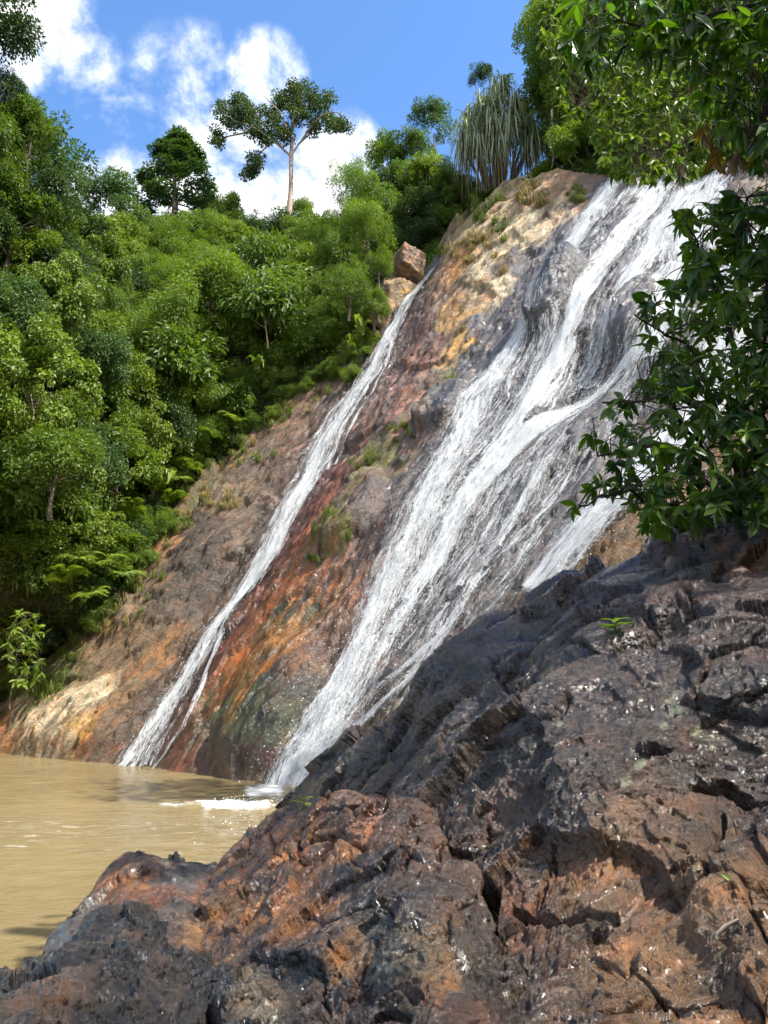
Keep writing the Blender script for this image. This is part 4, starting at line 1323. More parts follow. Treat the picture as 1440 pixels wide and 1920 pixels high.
T('broad', 607, 455, 42, 49, 'rounded tree to the right of the umbrella tree trunk', 0.9, 3)
T('fine', 660, 350, 52, 44, 'wispy yellow green tree on the skyline right of the umbrella tree', 1.3, 3, trunk=PALET[1])
T('fine', 690, 420, 66, 41, 'airy olive yellow tree with pale thin stems above the narrow waterfall', 1.5, 3.5, trunk=PALET[0])
T('fine', 640, 470, 55, 41, 'yellow green feathery tree leaning beside the airy olive one', 1.3, 3.5, trunk=PALET[1])
T('bright', 720, 300, 46, 48, 'bright green tree on the skyline below the deep blue sky', 1.2, 3)
T('broad', 770, 290, 44, 47, 'mid green tree on the skyline left of the strap leaved plant', 1.1, 3)
T('blue', 815, 235, 46, 48, 'taller skyline tree just left of the strap leaved plant', 1.2, 4)
T('dark', 905, 142, 26, 50, 'small round tree crown peeping above the strap leaved plant', 0.95, 7)
T('bright', 800, 330, 50, 43, 'sunlit tree between the skyline and the dark thicket', 1.0, 3)
T('dark', 780, 400, 52, 41, 'dark thicket tree above the pinkish block', 1.0, 2.5)
T('dark', 835, 420, 40, 40, 'dark low tree beside the grassy pale crest', 1.1, 2)
T('broad', 850, 350, 38, 40, 'leafy tree at the foot of the strap leaved plant', 1.0, 2)
T('dark', 730, 460, 36, 39.5, 'dark bush tree behind the pinkish block', 0.9, 2)
T('bright', 1015, 55, 52, 40, 'light open tree against the sky left of the overhanging branches', 1.3, 8)
T('bright', 1040, 215, 46, 38.5, 'bright green tree right behind the strap leaved plant', 1.2, 5)
T('bright', 1090, 130, 75, 36, 'sunlit yellow green tree below the overhanging branches', 1.1, 5)
T('olive', 1080, 250, 60, 35, 'olive tree hung with thin vines above the pale crest', 1.2, 3)
T('broad', 1160, 215, 62, 33, 'leafy green tree right above the top of the broad waterfall', 1.1, 4)
T('bright', 1190, 90, 75, 35, 'sunlit crown partly hidden by the dark overhanging leaves', 1.0, 6)
T('olive', 1230, 270, 50, 29, 'drooping olive green tree over the lip of the broad waterfall', 0.9, 2.5)
T('broad', 1300, 180, 80, 31, 'dense green tree behind the hanging dry leaves', 1.1, 5)
T('dark', 1400, 200, 90, 27, 'dark tree at the picture edge above the broad waterfall', 1.1, 4)
T('dark', 1380, 300, 55, 26, 'shaded low tree at the picture edge over the water', 0.8, 2)
T('bright', 1290, 60, 80, 34, 'bright crown high behind the dark overhanging leaves', 1.0, 8)
T('broad', 1430, 60, 90, 31, 'tall tree crown in the top corner behind the overhanging leaves', 1.0, 8)
T('dark', 1120, 305, 30, 33.5, 'dark low bush tree at the brink beside the bright grass', 0.8, 1.2)
T('dark', 1050, 310, 30, 35, 'dark low bush tree on the pale crest with bare twigs', 0.8, 1.2)

for i in range(120):
    x, y = RND.uniform(960, 1520), RND.uniform(20, 322)
    if y < 330 - (x - 920) * 2.6 or (x < 1045 and y > 110) or x < 1000: continue
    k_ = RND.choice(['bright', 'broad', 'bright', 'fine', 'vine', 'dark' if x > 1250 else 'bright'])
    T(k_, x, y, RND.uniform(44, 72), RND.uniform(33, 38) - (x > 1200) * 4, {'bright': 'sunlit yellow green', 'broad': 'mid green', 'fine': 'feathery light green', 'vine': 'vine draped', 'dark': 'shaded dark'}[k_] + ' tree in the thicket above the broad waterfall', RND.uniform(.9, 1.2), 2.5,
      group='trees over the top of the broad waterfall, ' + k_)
for i in range(34):
    x, y = RND.uniform(-130, 150), RND.uniform(230, 560)
    if y < 330 + (x - 60) * 1.1 and x > 60: continue
    k_ = RND.choice(['broad', 'dark', 'dark', 'broad', 'blue'])
    T(k_, x, y, RND.uniform(48, 74), RND.uniform(28, 35), {'bright': 'sunlit green', 'broad': 'mid green', 'blue': 'bluish green', 'dark': 'dark green'}[k_] + ' tree in the tall stand at the picture edge below the top corner', RND.uniform(.9, 1.2), 2.5,
      group='trees of the tall stand at the picture edge, ' + k_)
for (x, y, r_, D_, k_, lb) in [(395, 560, 82, 38, 'bright', 'large airy bright green tree in the middle of the slope'), (300, 640, 78, 35.5, 'fine', 'large feathery tree left of the big airy one'), (240, 560, 60, 40, 'dark', 'tall dark tree over the forest gap'),
                           (60, 730, 95, 26.5, 'vine', 'wide spreading tree leaning over the bank above the pool'), (105, 880, 80, 25.5, 'broad', 'rounded sunlit tree above the ferns'), 
                           (500, 590, 66, 36.5, 'big', 'large broad leaved tree in the middle of the slope'), (180, 690, 60, 32, 'blue', 'bluish green tree by the dark gap'), (690, 440, 62, 35.2, 'fine', 'tall feathery light green tree beside the head of the narrow waterfall'),
                           (655, 540, 56, 34.6, 'fine', 'feathery light green tree below the tall feathery one'), (712, 500, 34, 34.9, 'fine', 'slender feathery tree against the yellowish rock'), (700, 575, 30, 34.4, 'bright', 'small bright tree at the foot of the yellowish rock')]:
    T(k_, x, y, r_, D_, lb, RND.uniform(1.0, 1.35), 1.0, trunk=RND.choice([None, None, PALET[0]]))
# cone shaped tall tree
root = empty('tree', tuple(W(323, 430, 54)), 0, (1.32, 1.32, 1.03))
tag(root, 'tall cone shaped dark tree standing alone against the white cloud', 'tree')
mb = MB(); z = np.linspace(-2, 8.0, 8)
mb.tube(np.c_[0.1 * np.sin(z), 0 * z, z], np.linspace(0.28, 0.05, 8), 8)
for i in range(18):
    zz = RND.uniform(1.2, 7.2); a = RND.uniform(0, 6.28); rl = 2.4 * (1 - zz / 9.0)
    mb.tube([(0, 0, zz), (math.cos(a) * rl * .6, math.sin(a) * rl * .6, zz + .25), (math.cos(a) * rl, math.sin(a) * rl, zz + .3)], [0.06, 0.04, 0.015], 5)
mb.build('trunk', M['bark'], root, True)
r = np.random.default_rng(77)
ncl = 105
zc = 0.6 + 7.4 * r.random(ncl)
rc = np.interp(zc, [0, 1.2, 4, 6.5, 8.4], [2.5, 2.5, 1.9, 1.1, 0.2]) * (0.72 + 0.42 * r.random(ncl))
ac = r.random(ncl) * 6.283
zc[:7] = np.linspace(6.6, 8.5, 7); rc[:7] = np.linspace(.5, .05, 7)
cc = np.c_[np.cos(ac) * rc, np.sin(ac) * rc, zc]
nl_ = 22000
kk = r.integers(0, ncl, nl_)
ld = unit(r.normal(size=(nl_, 3))); ld[:, 2] = np.where(ld[:, 2] < -.2, -ld[:, 2] * .6, ld[:, 2])
Pl = cc[kk] + ld * (0.58 * r.random(nl_) ** 0.45)[:, None] * np.array([1, 1, 0.7])
nm = unit(np.array([0, 0, 0.8]) + 0.5 * ld + 0.5 * r.normal(size=(nl_, 3)))
ax = ld - np.array([0, 0, .5]) + .4 * r.normal(size=(nl_, 3)); ax -= nm * (ax * nm).sum(1, keepdims=True) * .75
sc_ = r.uniform(.7, 1.2, nl_)
V, Tt = leaves(Pl, ax, nm, .22 * sc_, .105 * sc_)
mk('crown', V, F3=Tt, mat=M['leaf_cone'], parent=root, rnd=np.repeat(np.clip(.25 + .45 * r.random(ncl)[kk] + .35 * r.random(nl_), 0, 1), 4))

# umbrella tree with a bare pale trunk
UD = 50.0
ub = W(538, 462, UD)
root = empty('tree', tuple(ub))
tag(root, 'tall bare trunked tree with a flat spreading umbrella crown against the sky', 'tree')
rel = lambda px, py, dd=0.0: W(px, py, UD + dd) - ub
mb = MB()
mb.tube([rel(537, 490), rel(539, 450), rel(541, 410), rel(545, 360), rel(546, 320), rel(546, 292), rel(547, 262), rel(549, 225), rel(556, 190)],
        [.27, .235, .21, .18, .165, .17, .115, .08, .04], 10)
BR = [((546, 293), (522, 272), (500, 255), (470, 235), (436, 225), -.6), ((547, 290), (560, 270), (580, 252), (612, 246), (640, 235), .4),
      ((535, 284), (512, 258), (495, 230), (470, 205), (440, 195), 1.0), ((547, 262), (535, 235), (520, 205), (505, 190), (495, 180), -.9),
      ((548, 245), (565, 215), (580, 190), (590, 175), (596, 165), .8), ((565, 265), (585, 235), (605, 215), (625, 210), (640, 212), -1.2),
      ((512, 264), (500, 275), (490, 285), (480, 300), (474, 315), .3), ((482, 243), (455, 250), (430, 255), (415, 262), (408, 270), -.2)]
for b_ in BR:
    pts = [rel(x, y, b_[5] * i / 2) for i, (x, y) in enumerate(b_[:5])]
    mb.tube(pts, [.10, .075, .055, .035, .02], 6)
mb.build('trunk', M['bark_pale'], root, True)
r = np.random.default_rng(5)
cl = []
for (x, y, w_, h_) in [(425, 205, 26, 20), (452, 190, 22, 14), (470, 205, 30, 24), (440, 228, 30, 16), (412, 258, 18, 22), (500, 215, 26, 22), (520, 190, 26, 20), (548, 175, 30, 24), (580, 165, 30, 22), (605, 185, 22, 22),
                       (590, 205, 30, 18), (560, 215, 30, 22), (620, 222, 30, 18), (640, 235, 18, 20), (600, 240, 30, 16), (520, 235, 26, 16), (535, 255, 18, 12), (480, 245, 22, 14), (478, 298, 22, 24), (470, 318, 16, 14), (500, 258, 16, 10), (570, 190, 30, 20), (460, 218, 30, 20), (545, 200, 24, 22)]:
    for _ in range(7):
        cl.append((*rel(x + r.normal() * w_ * .42, y + r.normal() * h_ * .42, r.normal() * 0.9), .5))
cl = np.array(cl)
nl_ = 19000
kk = r.integers(0, len(cl), nl_)
ld = unit(r.normal(size=(nl_, 3)))
Pl = cl[kk, :3] + ld * (cl[kk, 3] * r.random(nl_) ** .5)[:, None] * np.array([1, 1, .7])
nm = unit(np.array([0, 0, .7]) + .4 * ld + .6 * r.normal(size=(nl_, 3)))
ax = ld - np.array([0, 0, .7]) + .5 * r.normal(size=(nl_, 3)); ax -= nm * (ax * nm).sum(1, keepdims=True) * .7
sc_ = r.uniform(.7, 1.2, nl_)
V, Tt = leaves(Pl, ax, nm, .19 * sc_, .12 * sc_)
mk('crown', V, F3=Tt, mat=M['leaf_olive'], parent=root, rnd=np.repeat(np.clip(.2 + .4 * r.random(len(cl))[kk] + .3 * r.random(nl_), 0, 1), 4))

# ------------------------------------------------------------------ strap leaved screw pine
def blades(mb, base, n, L, Wd, seed, spread=1.0, droop=1.0, rise=0.5, seg=7, rndv=(0, 1), jitter=0.0, hang=False):
    r = np.random.default_rng(seed)
    tq = np.linspace(0, 1, seg)
    for i in range(n):
        a = r.uniform(0, 6.283); l = L * r.uniform(.65, 1.15)
        dirh = np.array([math.cos(a), math.sin(a), 0])
        sp_ = spread * r.uniform(.25, 1.0)
        b0 = np.array(base) + r.normal(size=3) * jitter
        ris = rise * r.uniform(.5, 1.2)
        pts = b0 + dirh * (sp_ * l * (tq if not hang else np.minimum(1, tq * 2.2) ** .7 * .42))[:, None] + np.array([0, 0, 1.0]) * (l * (ris * tq * (1 - tq) * 2.0 + (ris * tq if not hang else 0) - droop * r.uniform(.6, 1.2) * tq ** 2.0))[:, None]
        side = np.cross(dirh, [0, 0, 1.0])
        w_ = Wd * (1 - tq ** 2.5) * (0.55 + .45 * np.minimum(1, tq * 5))
        up_ = np.array([0, 0, 1.0]) + dirh * 0.3
        Vb = np.stack([pts - side * w_[:, None] * .5, pts - up_ * w_[:, None] * .18, pts + side * w_[:, None] * .5], 1)
        id_ = np.arange(seg * 3).reshape(seg, 3)
        Q = np.concatenate([np.stack([id_[:-1, j], id_[:-1, j + 1], id_[1:, j + 1], id_[1:, j]], -1) for j in (0, 1)])
        mb.add(Vb.reshape(-1, 3), Q=Q, rnd=np.full(seg * 3, r.uniform(*rndv)))


pb0 = W(930, 372, 37.5)
root = empty('screw_pine', tuple(pb0))
tag(root, 'grey green screw pine with long drooping strap leaves on the skyline', 'plant')
prel = lambda px, py, dd=0.0: W(px, py, 37.5 + dd) - pb0
mb = MB()
HEADS = [(905, 200, 0), (935, 175, .5), (965, 200, -.2), (990, 240, .3), (878, 250, -.4), (920, 240, -.8), (955, 235, -.9), (900, 275, -.6), (940, 275, -1.0), (990, 275, .1), (945, 165, 1.0), (868, 275, .2), (1002, 262, -.4), (925, 205, -.5), (985, 210, .9), (885, 225, .8)]
for (x, y, dd) in HEADS:
    e_ = prel(x, y, dd)
    mb.tube([(0.0 + e_[0] * .3, e_[1] * .3, -.5), (e_[0] * .6, e_[1] * .6, e_[2] * .5), e_], [.10, .08, .06], 7)
mb.build('trunk', M['bark'], root, True)
mb = MB(); mbd = MB()
for i, (x, y, dd) in enumerate(HEADS):
    blades(mb, prel(x, y, dd), 70, 2.6, .085, 60 + i, .62, 1.2, .42, 9, (.15, 1), .16)
    blades(mbd, prel(x, y + 20, dd), 12, 2.6, .07, 160 + i, .25, 1.2, .1, 7, (0, .6), .08)
mb.build('crown', M['leaf_strap'], root)
mbd.build('dead_leaves', M['leaf_dry'], root)

# ------------------------------------------------------------------ overgrown slope: shrubs and trees
def zone_kind(px, py):
    if px < 190:
        return RND.choice(['broad', 'vine', 'bright', 'dark', 'fine', 'blue', 'big'])
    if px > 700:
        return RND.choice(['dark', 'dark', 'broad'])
    if 600 < px and py > 380:
        return RND.choice(['fine', 'fine', 'broad', 'bright'])
    if 230 < px < 500 and 470 < py < 700:
        return RND.choice(['fine', 'bright', 'fine', 'fine', 'big'])
    if px > 420 and py > 480:
        return RND.choice(['big', 'bright', 'broad', 'fine', 'big'])
    return RND.choice(['broad', 'bright', 'fine', 'big', 'bright', 'vine', 'dark'])


LOOK = {'broad': 'mid green rounded', 'bright': 'bright sunlit green', 'fine': 'feathery yellow green', 'dark': 'dark green', 'blue': 'bluish green', 'big': 'broad leaved green', 'vine': 'vine draped pale green'}


def zone_words(px, py):
    if px < 190:
        return 'on the bank by the picture edge, ' + ('above the pool' if py > 950 else 'high up' if py < 650 else 'halfway up')
    if px > 700:
        return 'in the shaded thicket above the pinkish block'
    if py < 560:
        return 'below the cone shaped and umbrella trees'
    e_ = np.interp(px, ex[:, 0], ex[:, 1])
    if e_ - py < 120:
        return 'at the edge of the rock beside the narrow waterfall'
    return 'on the slope left of the narrow waterfall'


placed = []
cnt = 0
for tries in range(6000):
    px = RND.uniform(-120, 880); 
    e_ = np.interp(px, ex[:, 0], ex[:, 1]); s_ = np.interp(px, skx[:, 0], skx[:, 1])
    if e_ - s_ < 40: continue
    py = RND.uniform(s_ + 10, e_ - 22)
    edge = (e_ - py) / max(1, e_ - s_)
    D = float(hillD(px, py))
    rmin = (1.25 if e_ - py > 90 else 0.75) * F / D * 0.78
    if any((px - x) ** 2 + (py - y) ** 2 < (max(rmin, r2) * 0.92) ** 2 for x, y, r2 in placed): continue
    placed.append((px, py, rmin))
    kind = zone_kind(px, py)
    near_edge = e_ - py < 90
    r_ = RND.uniform(.6, .95) if near_edge else RND.uniform(1.05, 1.75)
    base = W(px, py, D)
    istree = (not near_edge) and RND.random() < .45
    cat = 'tree' if istree else 'shrub'
    lbl = f'{LOOK[kind]} {"tree" if istree else "shrub"} {zone_words(px, py)}'
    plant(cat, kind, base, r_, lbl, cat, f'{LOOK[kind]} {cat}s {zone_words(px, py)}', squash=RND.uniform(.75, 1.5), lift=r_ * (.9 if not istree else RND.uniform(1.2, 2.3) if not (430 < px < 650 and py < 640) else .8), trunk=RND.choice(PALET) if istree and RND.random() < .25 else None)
    cnt += 1
    if cnt >= 230: break
print('slope plants', cnt)

# ------------------------------------------------------------------ ferns, broad leaved herbs, grass
def fern_src(seed, n=11, L=1.0):
    r = np.random.default_rng(seed)
    mb = MB()
    for i in range(n):
        a = i / n * 6.283 + r.uniform(-.3, .3); l = L * r.uniform(.7, 1.15)
        dirh = np.array([math.cos(a), math.sin(a), 0]); side = np.array([-math.sin(a), math.cos(a), 0])
        tq = np.linspace(0, 1, 20)
        pts = dirh * (l * .8 * tq)[:, None] + np.array([0, 0, 1.0]) * (l * (1.0 * tq - .95 * tq ** 2.2))[:, None]
        lf = l * .24 * np.sin(np.clip(tq * .93 + .07, 0, 1) * 3.14) ** .8 + .015
        for sg in (1, -1):
            ax = side[None] * sg + dirh * .35 - np.array([0, 0, .25])
            V, T = leaves(pts, np.broadcast_to(ax, pts.shape), np.broadcast_to([0, 0, 1.0], pts.shape) + .2 * r.normal(size=pts.shape), lf, np.full(20, l * .055), .1)
            mb.add(V, T=T, rnd=np.full(len(V), r.uniform(.2, 1)))
    o = mb.build('fern', M['leaf_bright']); COL.objects.unlink(o)
    return o


def herb_src(seed, n=9, L=1.3, Wd=.3):
    r = np.random.default_rng(seed)
    mb = MB()
    blades(mb, (0, 0, 0), n, L, Wd, seed, .7, .55, .75, 8, (.3, 1), .05)
    o = mb.build('herb', M['leaf_bright']); COL.objects.unlink(o)
    return o


def grass_src(seed, mat, n=130, L=.9, Wd=.03):
    mb = MB()
    blades(mb, (0, 0, 0), n, L, Wd, seed, .55, .75, .75, 5, (0, 1), .14)
    o = mb.build('grass_tuft', M[mat]); COL.objects.unlink(o)
    return o


FERN = [fern_src(1), fern_src(2)]
HERB = [herb_src(3), herb_src(4, 7, 1.6, .4)]
GG = [grass_src(5, 'grass'), grass_src(6, 'grass')]
GD = [grass_src(7, 'grass_dry'), grass_src(8, 'grass_dry')]


def single(src, name, loc, sc, label, cat, group=None, rz=None, tilt=(0, 0)):
    c = src.copy(); c.name = name
    c.location = tuple(loc); c.scale = (sc, sc, sc * RND.uniform(.85, 1.15)); c.rotation_euler = (tilt[0], tilt[1], RND.uniform(0, 6.28) if rz is None else rz)
    COL.objects.link(c)
    return tag(c, label, cat, group)


# grass tufts on the pale crest and down the face (dense overlapping tufts; each a plant of its own)
TUFTS = []
for (x, y, w_, h_, n, src, sc, wd) in [
    (915, 420, 34, 22, 12, 'g', .95, 'tall yellow green grass tuft on the pale crest between the falls'),
    (1010, 392, 24, 22, 9, 'd', .95, 'straw coloured grass tuft near the top of the pale crest'),
    (1098, 375, 16, 12, 8, 'g', .6, 'bright green grass tuft at the lip of the broad waterfall'),
    (930, 485, 26, 28, 9, 'd', .8, 'drooping dry grass tuft halfway down the pale crest'),
    (885, 490, 26, 26, 10, 'd', .75, 'straw grass tuft above the head of the narrow waterfall'),
    (870, 600, 14, 34, 7, 'd', .5, 'short dry grass along the ochre rim of the crest'),
    (940, 360, 18, 10, 6, 'g', .8, 'green grass tuft at the foot of the screw pine'),
    (955, 450, 22, 30, 7, 'g', .6, 'thin green grass clinging to the pale crest'),
    (838, 725, 26, 10, 7, 'g', .42, 'small grass patch on the ledge beside the grey slab'),
    (690, 862, 30, 14, 8, 'g', .4, 'grass patch on the pink rock between the falls'),
    (628, 1000, 26, 20, 14, 'g', .36, 'mossy green grass cushion on the rock between the falls'),
    (588, 1048, 8, 8, 4, 'g', .3, 'tiny grass tuft below the mossy cushion'),
    (745, 808, 24, 14, 6, 'g', .36, 'sparse grass on the seam between pink and grey rock'),
    (800, 770, 16, 20, 4, 'd', .35, 'dry grass on the seam between pink and grey rock'),
    (395, 925, 40, 40, 14, 'd', .6, 'dry grass hanging over the brown rock left of the narrow waterfall'),
    (450, 860, 36, 20, 12, 'g', .5, 'green grass along the top of the brown rock'),
    (520, 768, 36, 14, 8, 'd', .45, 'dry grass fringe at the jungle edge above the brown rock'),
    (340, 985, 26, 20, 8, 'g', .5, 'grass fringe beside the bare orange soil'),
    (50, 1282, 62, 28, 70, 'g', .6, 'short meadow grass on the low bank by the pool'),
    (130, 1235, 40, 14, 12, 'g', .4, 'short grass on the shelf above the cream rock'),
    (270, 1120, 34, 30, 8, 'g', .4, 'small green weeds on the slope above the cream rock'),
    (230, 1170, 30, 20, 6, 'd', .35, 'dry weeds on the slope above the cream rock'),
]:
    for i in range(n):
        xx, yy = x + RND.gauss(0, 1) * w_ * .6, y + RND.gauss(0, 1) * h_ * .6
        loc = C(xx, yy, -.02)[0] if 'meadow' not in wd else min((C(xx, yy, -.02)[0], W(xx, yy, float(hillD(xx, yy)) - .3)), key=lambda p_: p_[1])
        single(RND.choice(GG if src == 'g' else GD), 'grass_tuft', loc, sc * RND.uniform(.7, 1.15), wd, 'grass tuft', wd.replace('tuft', 'tufts') + ' group', tilt=(RND.uniform(-.2, .5), RND.uniform(-.5, .1)))

fringe = [(150, 1215), (200, 1170), (240, 1110), (280, 1050), (310, 990), (350, 930), (400, 875), (450, 820), (500, 775), (550, 735), (600, 705), (650, 670), (680, 640)]
for i in range(95):
    f_ = RND.uniform(0, len(fringe) - 1.01); a_ = int(f_); k_ = f_ - a_
    xx = fringe[a_][0] * (1 - k_) + fringe[a_ + 1][0] * k_ + RND.gauss(0, 9) + 6; yy = fringe[a_][1] * (1 - k_) + fringe[a_ + 1][1] * k_ + abs(RND.gauss(0, 13)) - 4
    g_ = RND.random() < .6
    single(RND.choice(GG if g_ else GD), 'grass_tuft', C(xx, yy, -.02)[0], RND.uniform(.4, .8), ('green' if g_ else 'straw coloured') + ' grass tuft in the fringe where jungle meets bare rock', 'grass tuft', ('green' if g_ else 'straw coloured') + ' grass tufts in the fringe where jungle meets bare rock', tilt=(RND.uniform(-.1, .4), RND.uniform(-.5, 0)))
for i in range(34):
    f_ = RND.uniform(0, len(fringe) - 1.01); a_ = int(f_); k_ = f_ - a_
    xx = fringe[a_][0] * (1 - k_) + fringe[a_ + 1][0] * k_ + RND.gauss(0, 6); yy = fringe[a_][1] * (1 - k_) + fringe[a_ + 1][1] * k_ + abs(RND.gauss(0, 8))
    k2 = RND.choice(['bright', 'fine', 'bright', 'broad'])
    plant('shrub', k2, C(xx, yy, -.02)[0], RND.uniform(.3, .6), LOOK[k2] + ' low shrub in the fringe above the bare rock', 'shrub', LOOK[k2] + ' low shrubs in the grass fringe above the bare rock', lift=.3)
FLOC = [(270, 900), (245, 960), (300, 915), (215, 1010), (190, 1060), (240, 1030), (150, 1050), (280, 880), (320, 940), (170, 1120), (120, 1090), (330, 900), (360, 880), (230, 1080), (400, 820), (440, 790)]
for i, (x, y) in enumerate(FLOC):
    loc = W(x, y, float(hillD(x, y)) - 1.2)
    single(FERN[i % 2], 'fern', loc, RND.uniform(.75, 1.25), 'arching green fern at the jungle edge above the brown rock', 'fern', 'ferns along the jungle edge', tilt=(.35, -.2))
HLOC = [(232, 742, 'big banana like plant with paddle leaves in the dark forest gap', 1.3), (485, 540, 'upright broad leaved herb below the umbrella tree', 1.0), (450, 560, 'clump of long green leaves among the big leaved shrubs', 1.0),
        (480, 690, 'broad leaved herb in the middle of the slope', .8), (500, 610, 'light green paddle leaved plant among dark large leaves', .9), (680, 625, 'dark strap leaved clump overhanging the narrow waterfall', .85),
        (655, 650, 'strap leaved clump left of the one overhanging the narrow waterfall', .7), (310, 905, 'paddle leaved herb among the ferns', .7), (470, 760, 'paddle leaved herb at the rock edge', .6), (545, 470, 'broad leaved plant at the foot of the umbrella tree', 1.0)]
for i, (x, y, lb, sc) in enumerate(HLOC):
    loc = W(x, y, float(hillD(x, y)) - 2.2)
    single(HERB[i % 2], 'broad_leaved_plant', loc, sc, lb, 'plant', tilt=(.2, 0))
# young tree by the pool
SAP = [(15, 1185), (40, 1140), (70, 1150), (88, 1190), (70, 1230), (80, 1265), (50, 1285), (20, 1270), (5, 1230)]
# leafy ground cover that closes the gaps between the shrubs
r = np.random.default_rng(21)
n = 90000
ii = r.integers(0, nt_ - 1, n); jj = r.integers(0, len(hx) - 1, n)
fa, fb = r.random(n), r.random(n)
G0 = HP[ii, jj] * ((1 - fa) * (1 - fb))[:, None] + HP[ii + 1, jj] * (fa * (1 - fb))[:, None] + HP[ii, jj + 1] * ((1 - fa) * fb)[:, None] + HP[ii + 1, jj + 1] * (fa * fb)[:, None]
pn = fbm(G0 * .6, 3)
G0 = G0 + np.array([0, -.35, .45]) * (np.clip(.6 + pn, 0, 2) * r.random(n))[:, None]
nm = unit(np.array([0, -.3, .8]) + .6 * r.normal(size=(n, 3)))
ax = r.normal(size=(n, 3)) - np.array([0, .2, .4]); ax -= nm * (ax * nm).sum(1, keepdims=True) * .8
sc_ = r.uniform(.6, 1.4, n)
V, Tt = leaves(G0, ax, nm, .22 * sc_, .11 * sc_)
gc = mk('undergrowth', V, F3=Tt, mat=M['leaf_mid'], rnd=np.repeat(np.clip(.3 + pn + .3 * r.random(n), 0, 1), 4))
tag(gc, 'low leafy undergrowth covering the hillside between shrubs', kind='stuff')

# ------------------------------------------------------------------ close foliage with full leaf shapes
def big_leaf(n_seg=5):
    tq = np.linspace(0, 1, n_seg + 1)
    w_ = np.array([.10, .62, .98, .92, .58, 0.03]) * .5
    return tq, w_


def leaf_batch(P, ax, nm, L, Wd, curl, rnd, mb):
    """curved lanceolate leaves with a folded midrib"""
    n = len(P)
    tq, w_ = big_leaf()
    ax = unit(ax); sd = unit(np.cross(nm, ax)); up = np.cross(ax, sd)
    L = L[:, None, None]; Wd = Wd[:, None, None]; cu = curl[:, None, None]
    ctr = P[:, None] + ax[:, None] * (L * tq[None, :, None]) + up[:, None] * (-cu * L * (tq ** 2)[None, :, None])
    lf = ctr + sd[:, None] * (Wd * w_[None, :, None]) + up[:, None] * (Wd * w_[None, :, None] * .35)
    rt = ctr - sd[:, None] * (Wd * w_[None, :, None]) + up[:, None] * (Wd * w_[None, :, None] * .35)
    V = np.stack([lf, ctr, rt], 2).reshape(n, -1, 3)
    m_ = len(tq)
    id_ = np.arange(m_ * 3).reshape(m_, 3)
    q_ = np.concatenate([np.stack([id_[:-1, j], id_[:-1, j + 1], id_[1:, j + 1], id_[1:, j]], -1) for j in (0, 1)])
    Q = (q_[None] + (np.arange(n) * m_ * 3)[:, None, None]).reshape(-1, 4)
    mb.add(V.reshape(-1, 3), Q=Q, rnd=np.repeat(rnd, m_ * 3))


def leafy(polyg, n_tips, Drange, root_pts, seed, Lm=.16, hang=.3, whorl=(6, 10), outdir=(-.7, -.1, .1), dens=None, twig=.9):
    r = np.random.default_rng(seed)
    rp = random.Random(seed)
    xs = [p_[0] for p_ in polyg]; ys = [p_[1] for p_ in polyg]
    stems = MB(); fol = MB()
    mains = []
    for path in root_pts:
        pts = np.array([W(x, y, D_) for x, y, D_ in path])
        tq = np.linspace(0, 1, len(pts)); tf = np.linspace(0, 1, 14)
        pf = np.stack([np.interp(tf, tq, pts[:, i]) for i in range(3)], -1)
        pf[1:-1] += .03 * r.normal(size=(12, 3))
        stems.tube(pf, np.linspace(.024, .007, 14), 6)
        mains.append(pf)
    mains = np.concatenate(mains)
    tips = []
    while len(tips) < n_tips:
        x = rp.uniform(min(xs), max(xs)); y = rp.uniform(min(ys), max(ys))
        if not inpoly(x, y, polyg): continue
        if dens is not None and rp.random() > dens(x, y): continue
        tips.append((x, y, rp.uniform(*Drange)))
    PP, AA, NN, LL, WW, CC, RR = [], [], [], [], [], [], []
    for (x, y, D_) in tips:
        tip = W(x, y, D_)
        dist = np.linalg.norm(mains - tip, axis=1)
        b0 = mains[np.argsort(dist)[rp.randint(0, 2)]]
        dv = tip - b0
        ln = np.linalg.norm(dv)
        if ln > twig:
            b0 = tip - dv / ln * twig
        mid = (b0 + tip) / 2 + np.array([0, 0, .06]) + .03 * r.normal(size=3)
        stems.tube([b0, mid, tip], [.0055, .004, .0025], 5)
        od = unit(unit((tip - mid)) + .6 * np.array(outdir) + .35 * r.normal(size=3))
        nw = rp.randint(*whorl)
        tone = rp.uniform(0, .7)
        for k_ in range(nw):
            a = k_ * 2.4 + rp.uniform(-.4, .4)
            back = rp.uniform(0, .09) * (k_ / nw)
            s1_ = unit(np.cross(od, [.1, .2, 1.0])); s2_ = np.cross(od, s1_)
            rad_ = math.cos(a) * s1_ + math.sin(a) * s2_
            ax = od * rp.uniform(.25, .9) + rad_ * .85 - np.array([0, 0, hang * rp.uniform(.4, 1.4)])
            nm_ = unit(od * .6 + np.array([0, 0, .9]) - rad_ * .25 + .2 * r.normal(size=3))
            PP.append(tip - od * back); AA.append(ax); NN.append(nm_ - unit(ax) * (nm_ @ unit(ax)))
            l = Lm * rp.uniform(.42, 1.22)
            LL.append(l); WW.append(l * rp.uniform(.30, .42)); CC.append(rp.uniform(.05, .35)); RR.append(min(1, max(0, tone + rp.uniform(-.1, .35))))
    leaf_batch(np.array(PP), np.array(AA), np.array(NN), np.array(LL), np.array(WW), np.array(CC), np.array(RR), fol)
    return stems, fol


def localize(mb, root):
    for i in range(len(mb.V)):
        mb.V[i] = mb.V[i] - np.array(root.location)


